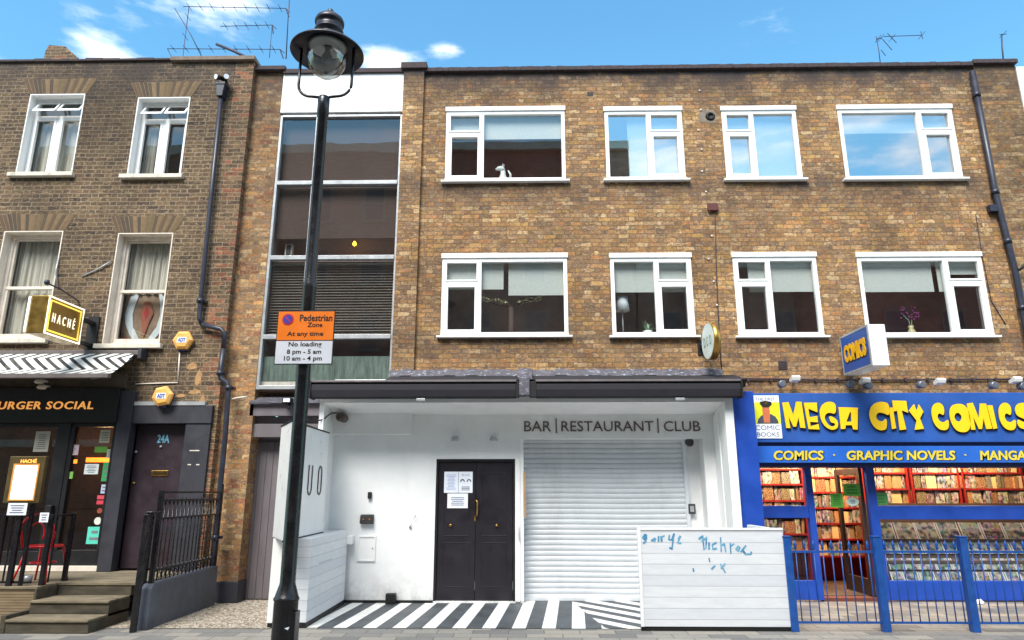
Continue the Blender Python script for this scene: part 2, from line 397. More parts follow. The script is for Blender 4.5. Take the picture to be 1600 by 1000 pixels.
# ------------------------------------------------------------ ground
YF = 10.75                                            # plane of the brick fronts
def paving_mat():
    t = NT('paving'); x, y, z = t.sep()
    bw, bh = .42, .21
    ang = .0
    row = t.m('FLOOR', t.m('DIVIDE', y, bh)); off = t.m('MULTIPLY', t.m('MODULO', t.m('ABSOLUTE', row), 2.0), bw * .5)
    u = t.m('DIVIDE', t.m('ADD', x, off), bw)
    mask = t.m('MAXIMUM', t.m('LESS_THAN', t.m('FRACT', u), .03), t.m('LESS_THAN', t.m('FRACT', t.m('DIVIDE', y, bh)), .06))
    wn = t.n('TexWhiteNoise'); wn.noise_dimensions = '2D'; t.l(t.comb(t.m('FLOOR', u), row), wn.inputs['Vector'])
    c = t.ramp(wn.outputs['Value'], [(0, rgb(128, 126, 122)), (.3, rgb(146, 142, 134)), (.6, rgb(116, 114, 112)), (.8, rgb(156, 150, 140))], True)
    c = t.mix(t.rng(t.noise(30, 4), .3, .7, 0, .35), c, rgb(90, 88, 84))
    c = t.mix(t.m('MULTIPLY', mask, .75), c, rgb(72, 70, 66))
    c = t.mix(t.rng(t.noise(1.2, 6, .7), .5, .75, 0, .5), c, rgb(98, 96, 92))
    t.bump(t.m('ADD', t.m('SUBTRACT', 1.0, mask), t.noise(50, 3)), .4, .006)
    return t.fin(c, .8)
g = MB(); g.quad((-150, -150, 0), (150, -150, 0), (150, 12.2, 0), (-150, 12.2, 0)); struct('pavement', g, paving_mat())
def mosaic_mat():
    t = NT('mosaic_floor'); vo = t.n('TexVoronoi'); vo.inputs['Scale'].default_value = 26; t.l(t.tc, vo.inputs['Vector'])
    vd = t.n('TexVoronoi'); vd.feature = 'DISTANCE_TO_EDGE'; vd.inputs['Scale'].default_value = 26; t.l(t.tc, vd.inputs['Vector'])
    s = t.sep(vo.outputs['Color'])[0]
    c = t.ramp(s, [(0, rgb(208, 196, 178)), (.35, rgb(186, 170, 148)), (.6, rgb(222, 214, 200)), (.85, rgb(140, 122, 100))], True)
    c = t.mix(t.rng(vd.outputs['Distance'], .04, .12, 1, 0), c, rgb(92, 82, 70))
    c = t.mix(t.rng(t.noise(2.0, 5), .45, .7, 0, .5), c, rgb(150, 140, 126))
    return t.fin(c, .75)
g = MB(); g.quad((-6.0, 8.85, .006), (-3.1, 8.85, .006), (-3.1, 11.2, .006), (-6.0, 11.2, .006)); struct('mosaic_floor', g, mosaic_mat())
def stripe_mat():
    t = NT('striped_floor'); x, y, z = t.sep()
    s1 = t.m('LESS_THAN', t.m('FRACT', t.m('DIVIDE', t.m('ADD', t.m('ADD', x, t.m('MULTIPLY', y, -.07)), 20.34), .362)), .46)
    s2 = t.m('LESS_THAN', t.m('FRACT', t.m('DIVIDE', t.m('ADD', t.m('MULTIPLY', x, 1.25), t.m('ADD', y, 3.0)), .56)), .5)
    side = t.m('GREATER_THAN', t.m('ADD', x, t.m('MULTIPLY', t.m('SUBTRACT', y, 8.8), .13)), .98)
    s = t.m('ADD', t.m('MULTIPLY', side, s2), t.m('MULTIPLY', t.m('SUBTRACT', 1.0, side), s1))
    blk = t.mix(t.rng(t.noise(3, 6, .7), .3, .7), rgb(52, 56, 60), rgb(88, 94, 98))
    wht = t.mix(t.rng(t.noise(5, 8, .8), .35, .7, 0, .8), rgb(240, 240, 236), rgb(206, 204, 198))
    c = t.mix(s, blk, wht)
    t.bump(t.noise(40, 3), .15, .004)
    return t.fin(c, .55)
g = MB(); g.quad((-2.66, 8.9, .008), (3.15, 8.9, .008), (3.15, 11.2, .008), (-2.66, 11.2, .008)); struct('striped_terrace_floor', g, stripe_mat())

# ------------------------------------------------------------ windows
def upvc(parent, pxl, pxr, pyt, pyb, small, split, glassm, blind=None, room=None, roomdepth=1.3, blinds2=None, trans=.3):
    """white plastic window in a brick opening; small = side of the narrow column with the top vent"""
    Y = YF; x0, x1 = UX(pxl, (pyt + pyb) / 2, Y), UX(pxr, (pyt + pyb) / 2, Y); z1, z0 = UZ(pyt, Y), UZ(pyb, Y)
    f = .062; zt = z1 - .075
    fr = MB(); ya, yb = Y - .012, Y + .07
    fr.box(x0, x0 + f, ya, yb, z0, zt); fr.box(x1 - f, x1, ya, yb, z0, zt)
    fr.box(x0 + f, x1 - f, ya, yb, zt - f, zt); fr.box(x0 + f, x1 - f, ya, yb, z0, z0 + f)
    xm = x0 + (x1 - x0) * split
    fr.box(xm - .032, xm + .032, ya, yb, z0 + f, zt - f)
    wobj = part('window', fr, m_whitep, parent, .004)
    a, b = (x0 + f, xm - .032) if small == 'L' else (xm + .032, x1 - f)
    c, d = (xm + .032, x1 - f) if small == 'L' else (x0 + f, xm - .032)
    zi0, zi1 = z0 + f, zt - f; zm = zi1 - (zi1 - zi0) * trans
    tr = MB(); tr.box(a, b, ya + .002, yb - .002, zm - .03, zm + .03); part('transom', tr, m_whitep, wobj, .003)
    sa = MB(); g2 = .045; ys, ye = Y - .022, Y + .03            # opening casement sash and top vent, a little proud
    def ring(mb, p, q, r, s, k):
        mb.box(p, p + k, ys, ye, r, s); mb.box(q - k, q, ys, ye, r, s); mb.box(p + k, q - k, ys, ye, s - k, s); mb.box(p + k, q - k, ys, ye, r, r + k)
    ring(sa, a - .012, b + .012, zi0 - .012, zm - .02, g2 + .012)
    part('casement_sash', sa, m_whitep, wobj, .003)
    sb = MB(); ring(sb, a - .012, b + .012, zm + .02, zi1 + .012, .03); part('vent_sash', sb, m_whitep, wobj, .003)
    gl = MB(); gl.quad((x0 + .03, Y + .034, z0 + .03), (x1 - .03, Y + .034, z0 + .03), (x1 - .03, Y + .034, zt - .03), (x0 + .03, Y + .034, zt - .03))
    part('pane', gl, glassm, wobj)
    he = MB(); he.box(x0 - .015, x1 + .015, Y - .035, Y + .05, zt + .002, z1 + .01); part('window_head', he, m_sill if False else m_whitep, wobj, .006)
    si = MB(); si.box(x0 - .06, x1 + .06, Y - .085, Y + .04, z0 - .035, z0 - .002); part('window_sill', si, m_lgrey if False else m_whitep, wobj, .005)
    if blind:
        for (p, q, drop) in blind:
            bl = MB(); xa, xb = x0 + (x1 - x0) * p, x0 + (x1 - x0) * q
            bl.box(xa, xb, Y + .11, Y + .118, zt - (zt - z0) * drop, zt + .03); part('roller_blind', bl, blinds2 or m_blind, wobj)
    rm = MB(); e = .0; D = roomdepth
    X0, X1, Za, Zb = x0 - .5, x1 + .5, z0 - .4, z1 + .12
    yy = Y + .16
    rm.quad((X0, yy + D, Za), (X1, yy + D, Za), (X1, yy + D, Zb), (X0, yy + D, Zb))
    rm.quad((X0, yy, Za), (X0, yy + D, Za), (X0, yy + D, Zb), (X0, yy, Zb)); rm.quad((X1, yy, Za), (X1, yy, Zb), (X1, yy + D, Zb), (X1, yy + D, Za))
    rm.quad((X0, yy, Zb), (X0, yy + D, Zb), (X1, yy + D, Zb), (X1, yy, Zb)); rm.quad((X0, yy, Za), (X1, yy, Za), (X1, yy + D, Za), (X0, yy + D, Za))
    part('room_beyond', rm, room or m_room, wobj)
    return (x0 + .02, x1 - .02, z0 + .02, z1 - .02), (x0, x1, z0, z1)

XL, XR = UX(397, 120, YF), UX(1521, 120, YF)          # left and right ends of the yellow brick block
ROOF = UZ(108, YF, 1000)
mid = thing('brick_building', 'three storey yellow stock brick block with white windows above the bar and comic shop', 'building', ((XL + XR) / 2, YF, 0))
holes = []; WB = {}
wins = [('a', 696.5, 883, 168, 283, 'L', .305, g_win, [(0, 1, .36)], m_roomr), ('b', 946, 1068, 170, 283, 'R', .56, g_sky, [(.30, .95, 1.0)], m_roomp),
        ('c', 1131, 1248.5, 171, 284, 'L', .40, g_sky, [(.02, .98, 1.0)], m_roomp), ('d', 1315, 1496, 171, 285, 'R', .70, g_sky, [(0, 1, .30)], m_roomp),
        ('e', 690, 887, 397, 525, 'L', .30, g_win, [(0, .49, .38), (.53, 1, .46)], m_roomd), ('f', 955, 1083, 398, 526, 'R', .56, g_win, [(0, 1, .42)], m_roomd),
        ('g', 1149, 1281, 398, 527, 'L', .42, g_win, [(.2, 1, .42)], m_roomd), ('h', 1346, 1543, 399, 528, 'R', .70, g_win, [(0, .62, .42), (.66, .70, .42), (.70, 1, .2)], m_roomr)]
for (k, a, b, c, d, sm, sp, gm, bl, rmm) in wins:
    h, full = upvc(mid, a, b, c, d, sm, sp, gm, bl, rmm); holes.append(h); WB[k] = full
SX0, SX1 = UX(418, 400, YF), UX(620, 400, YF)          # glazed stair strip
SZ0, SZ1 = UZ(622, YF, 600), UZ(112, YF, 540)
PX0, PX1 = SX1 + .0, UX(659, 250, YF)                 # brick pier to its right
BZ = 2.95                                             # brick starts above the shop fronts
wl = MB(); wl.wall(XL + .0, SX0, 0.0, ROOF, YF, [], .1)
wl.box(XL, XL + .002, YF, YF + .9, 0, ROOF); wl.quad((SX0, YF, 0), (SX0, YF + .5, 0), (SX0, YF + .5, ROOF), (SX0, YF, ROOF))
wl.quad((XL, YF + .7, 0), (XL, YF, 0), (XL, YF, ROOF), (XL, YF + .7, ROOF))
part('brick_pier', wl, m_brick_p, mid)
q = MB(); q.box(XL - .02, SX0 + .02, YF - .03, YF + .34, 0, .31); part('plinth', q, m_dgrey, mid, .01)
wl = MB(); wl.box(PX0, PX1, YF - .07, YF + .3, BZ, ROOF + .02); part('brick_pier', wl, m_brick_y, mid)
wl = MB(); BR = XR
wl.wall(PX1, BR, 2.95, ROOF, YF, holes, .16); part('front_wall', wl, m_brick_y, mid)
bk = MB(); bk.box(XL, XR, YF + 2.6, YF + 2.7, 0, ROOF - .3); bk.box(XL + .01, XR, YF + .7, YF + 2.6, ROOF - .4, ROOF - .3)
part('rear_wall', bk, m_room, mid)
cp = MB()
segs = 90
for i in range(segs):                                 # rough coping bricks, slightly uneven
    a = PX1 + (XR - PX1) * i / segs; b = PX1 + (XR - PX1) * (i + 1) / segs
    j = random.uniform(-.008, .012); cp.box(a, b, YF - .07 + j * .6, YF + .28, ROOF - .04 + j * .4, ROOF + .04 + j)
cp.box(SX0, PX0, YF - .06, YF + .28, ROOF - .04, ROOF + .05)
cp.box(PX0 - .05, PX1 + .05, YF - .12, YF + .3, ROOF + .0, ROOF + .12); cp.box(XL - .02, SX0 + .04, YF - .09, YF + .3, ROOF + .02, ROOF + .10)
part('coping', cp, m_cope, mid, .008)
pn = MB(); pn.box(SX0 - .0, SX1, YF - .02, YF + .2, UZ(173, YF), ROOF - .04)
part('white_panel', pn, paint('stained_white_panel', (236, 236, 234), .6, var=.07, scale=3, dirt=.22), mid, .004)
# glazed strip: bars, frame, glass, blinds
ZB = [UZ(176, YF), UZ(285, YF, 540), UZ(402, YF, 530), UZ(526, YF, 520), UZ(608, YF, 480)]
st = MB(); yg = YF + .06
xv = UX(487, 300, YF)
for x in (SX0, xv - .022, SX1 - .045): st.box(x, x + .045, YF + .01, YF + .1, ZB[4], ZB[0])
for i, z in enumerate(ZB[1:4]):
    st.box(SX0 + .045, SX1 - .045, YF - .01, YF + .1, z - .035, z + .035); 
st.box(SX0 + .045, SX1 - .045, YF + .0, YF + .1, ZB[4] - .0, ZB[4] + .06); st.box(SX0 + .045, SX1 - .045, YF + .0, YF + .1, ZB[0] - .04, ZB[0])
stair = part('stair_window', st, m_lgrey, mid, .004)
gl = MB(); gl.quad((SX0, yg, ZB[4]), (SX1, yg, ZB[4]), (SX1, yg, ZB[0]), (SX0, yg, ZB[0])); part('pane', gl, glass('stair_glass', .06, wav=.1), stair)
m_brown = paint('brown_fabric_blind', (88, 68, 62), .9, var=.12, scale=3)
bl = MB(); bl.box(SX0 + .05, SX1 - .05, YF + .16, YF + .17, ZB[1] + .04, ZB[0] - .05); part('brown_blind', bl, m_brown, stair)
zlow = UZ(365, YF, 500)
bl = MB(); bl.box(SX0 + .05, SX1 - .05, YF + .16, YF + .17, zlow, ZB[1] - .04); bl.box(SX0 + .05, SX1 - .05, YF + .155, YF + .175, zlow - .03, zlow); part('brown_blind', bl, m_brown, stair)
bl = MB(); z = ZB[2] - .1
while z > ZB[3] + .07:
    dz = random.uniform(-.002, .002); bl.xprism([(YF + .15, z + dz), (YF + .19, z + .022 + dz), (YF + .192, z + .018 + dz), (YF + .152, z - .004 + dz)], SX0 + .05, SX1 - .05); z -= .047
bl.box(SX0 + .05, SX1 - .05, YF + .15, YF + .2, ZB[2] - .09, ZB[2] - .05)
part('slatted_blind', bl, paint('grey_slats', (150, 138, 128), .6), stair)
bl = MB(); bl.box(SX0 + .04, SX1 - .04, YF + .11, YF + .12, ZB[4] + .15, ZB[4] + .55); part('frosted_film', bl, paint('green_grey_film', (108, 122, 112), .7, var=.4, scale=6, stretch=(3, 1, .4)), stair)
bl = MB(); bl.box(SX0 + .04, SX1 - .04, YF + .11, YF + .3, ZB[4] + .06, ZB[4] + .14); part('inner_ledge', bl, m_oldwhite, stair)
rm = MB(); 
for (za, zb) in ((ZB[4], ZB[3]), (ZB[3], ZB[2]), (ZB[2], ZB[1]), (ZB[1], ZB[0])):
    rm.box(SX0 + .01, SX1 - .01, YF + .9, YF + .95, za, zb); rm.box(SX0 + .01, SX1 - .01, YF + .2, YF + .9, za - .01, za + .02)
rm.box(SX0 - .01, SX0 + .01, YF + .2, YF + .95, ZB[4], ZB[0]); rm.box(SX1 - .01, SX1 + .01, YF + .3, YF + .95, ZB[4], ZB[0])
part('stairwell', rm, m_room, stair)
# lit ceiling bulb glimpsed in the stairwell, box on the ledge
lb = MB(); X, Z = U(554, 381, YF + .6); lb.lathe([(.004, Z - .04), (.03, Z - .02), (.035, Z), (.02, Z + .03), (.008, Z + .05)], X, YF + .6, 16)
solo('light_bulb', lb, emit('bulb_glow', (255, 190, 40), 6), 'small glowing yellow bulb seen through the brown blinded stair window', 'bulb', (X, YF + .6, Z - .04))
X, Z = U(452, 392, YF + .35); zf = ZB[2] + .02 + .025
bx = MB(); bx.box(X - .06, X + .06, YF + .3, YF + .4, ZB[2] + .036, Z + .11)
b_ = solo('carton', bx, m_oldwhite, 'small white carton with dark front on the ledge inside the tall stair window', 'carton', (X, YF + .35, ZB[2] + .036), bevel=.003)
bx = MB(); bx.box(X - .035, X + .045, YF + .294, YF + .2995, ZB[2] + .07, Z + .09); part('dark_front', bx, m_dgrey, b_)
bx = MB(); bx.box(X - .08, X - .02, YF + .24, YF + .285, ZB[2] + .036, ZB[2] + .1); solo('red_cup', bx, paint('red_plastic', (170, 40, 40), .4), 'red pot beside the white carton inside the tall stair window', 'pot', (X - .05, YF + .26, ZB[2] + .036), bevel=.01)
# under the stair strip: lead flashing, grey-purple boards and door
m_purple = paint('purple_grey_paint', (108, 101, 106), .6, var=.1, scale=3, dirt=.25, stretch=(3, 1, .6))
xa, xb = UX(390, 640, YF), UX(512, 640, YF)
fl = MB(); n = 14
for i in range(n):
    a = xa + (xb - xa) * i / n; b = xa + (xb - xa) * (i + 1) / n; j = random.uniform(-.01, .01)
    fl.xprism([(YF - .07 + j, UZ(629, YF) + j), (YF + .1, UZ(618, YF)), (YF + .1, UZ(629, YF) - .02), (YF - .06, UZ(629, YF) - .02)], a, b)
part('lead_flashing', fl, m_lead, mid)
fb = MB(); fb.box(xa, xb, YF + .0, YF + .1, UZ(649, YF), UZ(626, YF)); fb.box(xa, xb, YF + .14, YF + .2, UZ(662, YF), UZ(649, YF)); fb.box(xa, xb, YF + .06, YF + .12, UZ(682, YF), UZ(661, YF))
part('fascia_boards', fb, m_purple, mid, .004)
dr = MB(); yd = YF + .3
x = UX(387, 800, yd); xe = UX(470, 800, yd); zt = UZ(690, yd)
while x < xe:
    dr.box(x, min(x + .108, xe), yd + random.uniform(0, .006), yd + .04, .02, zt); x += .112
dr.box(UX(380, 800, yd), xe, yd + .04, yd + .06, 0, zt + .4)
part('boarded_side_door', dr, m_purple, mid, .004)
# small things on the brick front
X, Z = U(1108, 182, YF)
v = MB(); v.cur = 0
v.lathe([(.085, YF - .004), (.06, YF - .03), (.05, YF - .03), (.045, YF - .006), (.001, YF - .006)], X + .02, Z, 24, 'y'); part('round_vent', v, m_blk, mid)
v = MB(); v.yprism([(X - .17, Z - .1), (X + .1, Z - .13), (X + .13, Z + .02), (X + .08, Z + .13), (X - .12, Z + .12), (X - .2, Z + .03)], YF - .003, YF + .02); part('cement_patch', v, paint('cement', (132, 120, 106), .9, var=.25, scale=9, bump=.4), mid)
X, Z = U(922, 147, YF); v = MB(); v.box(X - .05, X + .05, YF - .004, YF + .01, Z - .035, Z + .035); part('missing_brick', v, m_blk, mid)
X, Z = U(1223, 571, YF); v = MB(); v.box(X - .07, X + .07, YF - .008, YF + .01, Z - .07, Z + .07)
for i in range(5): v.box(X - .06, X + .06, YF - .014, YF - .008, Z - .055 + i * .026, Z - .043 + i * .026)
part('air_brick', v, m_cope, mid)
X, Z = U(1113, 325, YF); v = MB(); v.box(X - .085, X + .085, YF - .06, YF + .0, Z - .065, Z + .065)
solo('junction_box', v, paint('maroon_paint', (88, 38, 34), .5), 'maroon square metal box high on the brick wall above a cable', 'metal box', (X, YF, Z), bevel=.005)
v = MB(); pts = [(*(lambda q: (q[0], YF - .012, q[1]))(U(px, py, YF)),) for px, py in ((1117, 338), (1119, 420), (1123, 520), (1128, 592))]; v.tube(pts, .009, 6)
solo('wall_cable', v, m_cope, 'thin brown cable dropping from the maroon box between two windows', 'cable', pts[-1])
v = MB(); pts = [(*(lambda q: (q[0], YF - .012, q[1]))(U(px, py, YF)),) for px, py in ((1524, 335), (1534, 400), (1548, 470), (1571, 508))]; v.tube(pts, .006, 6)
solo('wall_cable', v, m_blk, 'loose thin black cable hanging right of the lower right window', 'cable', pts[-1])
fx = MB()
for px, py in ((1093, 142), (1095, 172), (1091, 204), (1096, 234), (1097, 268), (1103, 300), (1108, 330), (1112, 369), (1107, 405), (1115, 440), (1120, 477)):
    X, Z = U(px, py, YF); fx.lathe([(.012, YF), (.018, YF - .012), (.010, YF - .022)], X, Z, 10, 'y')
part('cable_clips', fx, m_oldwhite, mid)

# ------------------------------------------------------------ neighbour on the right
xn = UX(1522, 120, YF); xw = UX(1593, 150, YF)
rt = thing('brick_building', 'dull brown brick house at the right edge of the frame, roof slightly higher', 'building', (xn + 1.5, YF, 0))
zr = UZ(103, YF, 1560)
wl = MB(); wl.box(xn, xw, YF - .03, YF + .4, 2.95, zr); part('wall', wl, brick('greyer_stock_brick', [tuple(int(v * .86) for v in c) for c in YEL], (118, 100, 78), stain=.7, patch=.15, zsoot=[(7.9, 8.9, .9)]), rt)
wl = MB(); wl.box(xn - .03, xw + .02, YF - .1, YF + .42, zr, zr + .08); part('coping', wl, m_cope, rt, .008)
wl = MB(); wl.box(xw, xw + 2.0, YF - .05, YF + .4, 5.3, zr - .05); part('white_panel', wl, m_white, rt)
wl = MB(); wl.box(xw + .0, xw + 3.0, YF - .03, YF + .4, 0, 5.3); part('lower_wall', wl, m_brick_y, rt)
# pipe running down the joint between the two
pp = MB(); dpts = [(*(lambda q: (q[0], YF - .07, q[1]))(U(px, py, YF - .07)),) for px, py in ((1519, 112), (1555, 300), (1588, 430), (1612, 560), (1622, 600))]
pp.tube(dpts, .05, 12)
dp = solo('drainpipe', pp, m_pipe, 'long black drainpipe down the joint at the right end of the brick block', 'drainpipe', dpts[-1])
for i, t_ in enumerate((.2, 1.0, 1.6, 2.4)):
    a = Vector(dpts[int(t_)]).lerp(Vector(dpts[int(t_) + 1]), t_ - int(t_)); c = MB(); c.lathe([(.062, a.z - .04), (.062, a.z + .04)], a.x, a.y, 16); part('pipe_collar', c, m_pipe, dp)
X, Z = U(1551, 327, YF - .03); v = MB(); v.box(X - .08, X + .04, YF - .1, YF, Z - .06, Z + .06); solo('cable_box', v, m_pipe, 'small black box beside the right drainpipe above the lower windows', 'cable box', (X, YF, Z), bevel=.004)
v = MB(); X, Z = U(1591, 421, YF - .1); v.tube([(X - .04, YF - .07, Z - .03), (X + .02, YF - .12, Z + .0), (X + .07, YF - .17, Z + .05)], [.03, .02, .035], 10)
solo('security_camera', v, m_blk, 'small black camera sticking out from the right drainpipe', 'camera', (X, YF - .1, Z))

# ------------------------------------------------------------ old brown house on the left
YL = 10.62; LX1 = UX(375, 310, YL); LX0 = -12.5
LROOF = UZ(96, YL, 200)
left = thing('brick_building', 'old sooty brown brick house on the left with sash windows and flat arches', 'building', (-7, YL, 0))
def fit(pxl, pxr, pyt, pyb, Y, pym=None):
    pm = pym or (pyt + pyb) / 2
    return UX(pxl, pm, Y), UX(pxr, pm, Y), UZ(pyb, Y, (pxl + pxr) / 2), UZ(pyt, Y, (pxl + pxr) / 2)
lw = [fit(36, 123, 147, 271, YL), fit(207, 290, 152, 274, YL), fit(-9, 85, 361, 530, YL), fit(172, 260, 364, 538, YL)]
xq = UX(345, 310, YL)
SHX1 = UX(290, 640, YL)
wl = MB(); wl.wall(LX0, xq, 2.75, LROOF, YL, lw, .2); part('front_wall', wl, m_brick_l, left)
wl = MB(); wl.box(xq, LX1, YL - .001, YL + .4, .31, LROOF); part('quoin_pier', wl, m_brick_q, left)
wl = MB(); wl.box(xq - .02, LX1 + .01, YL - .03, YL + .4, 0, .31); part('plinth', wl, m_dgrey, left, .01)
cp = MB()
for i in range(20):
    a = LX0 + (UX(268, 100, YL) - LX0) * i / 20; b = LX0 + (UX(268, 100, YL) - LX0) * (i + 1) / 20; j = random.uniform(-.012, .012)
    cp.box(a, b - .003, YL - .04, YL + .25, LROOF - .0, LROOF + .05 + j)
part('coping', cp, m_cope, left, .006)
cp = MB(); cp.box(UX(268, 100, YL), LX1 + .03, YL - .07, YL + .25, LROOF - .03, LROOF + .05); part('coping', cp, paint('stone_coping', (128, 112, 100), .85, var=.25, scale=10), left, .008)
bk = MB(); bk.box(LX0, LX1, YL + 2.4, YL + 2.5, 0, LROOF - .3); bk.box(LX0, LX1, YL + .3, YL + 2.4, LROOF - .4, LROOF - .35); part('rear_wall', bk, m_room, left)
# flat brick arches (each brick an island of its own)
def arch_mat():
    t = NT('arch_brick'); gi = t.n('NewGeometry'); c = t.ramp(gi.outputs['Random Per Island'], [(i / 6, rgb(*k)) for i, k in enumerate([(112, 92, 64), (90, 74, 56), (126, 102, 72), (100, 78, 58), (134, 108, 78), (82, 68, 54)])], True)
    c = t.mix(t.rng(t.noise(22, 5), .35, .7, 0, .4), c, rgb(64, 56, 48)); t.bump(t.noise(60, 4), .4, .005); return t.fin(c, .9)
m_arch = arch_mat(); m_mortar = paint('mortar', (140, 122, 98), .95, var=.15, scale=20, bump=.3)
for (x0, x1, z0, z1) in lw:
    a = MB(); n = 17; H = .30; e = .17
    for i in range(n):
        f0, f1 = (i + .07) / n, (i + .93) / n
        b0, b1 = x0 - .02 + (x1 - x0 + .04) * f0, x0 - .02 + (x1 - x0 + .04) * f1
        t0, t1 = x0 - e + (x1 - x0 + 2 * e) * f0, x0 - e + (x1 - x0 + 2 * e) * f1
        j = random.uniform(-.01, .01)
        a.yprism([(b0, z1 + .003), (b1, z1 + .003), (t1, z1 + H + j), (t0, z1 + H + j)], YL - .006, YL + .01)
    ar = part('flat_arch', a, m_arch, left)
    a = MB(); a.yprism([(x0 - .02, z1), (x1 + .02, z1), (x1 + e, z1 + H), (x0 - e, z1 + H)], YL - .003, YL + .01); part('mortar_bed', a, m_mortar, ar)
m_net = paint('net_curtain', (206, 196, 182), .95, var=.3, scale=3, stretch=(7, 1, .35), bump=.3)
def lroom(x0, x1, z0, z1, Y, mat, parent):
    rm = MB(); D = 1.4; y = Y
    rm.quad((x0 - .4, y + D, z0 - .3), (x1 + .4, y + D, z0 - .3), (x1 + .4, y + D, z1 + .2), (x0 - .4, y + D, z1 + .2))
    rm.quad((x0 - .4, y, z0 - .3), (x0 - .4, y + D, z0 - .3), (x0 - .4, y + D, z1 + .2), (x0 - .4, y, z1 + .2)); rm.quad((x1 + .4, y, z0 - .3), (x1 + .4, y, z1 + .2), (x1 + .4, y + D, z1 + .2), (x1 + .4, y + D, z0 - .3))
    rm.quad((x0 - .4, y, z1 + .2), (x0 - .4, y + D, z1 + .2), (x1 + .4, y + D, z1 + .2), (x1 + .4, y, z1 + .2)); rm.quad((x0 - .4, y, z0 - .3), (x1 + .4, y, z0 - .3), (x1 + .4, y + D, z0 - .3), (x0 - .4, y + D, z0 - .3))
    part('room_beyond', rm, mat, parent)
def reveal(x0, x1, z0, z1, Y, mat, wobj, d=.17):
    rv = MB(); k = .018
    rv.box(x0, x0 + k, Y - .004, Y + d, z0, z1); rv.box(x1 - k, x1, Y - .004, Y + d, z0, z1); rv.box(x0 + k, x1 - k, Y - .004, Y + d, z1 - k, z1)
    part('reveal_lining', rv, mat, wobj)
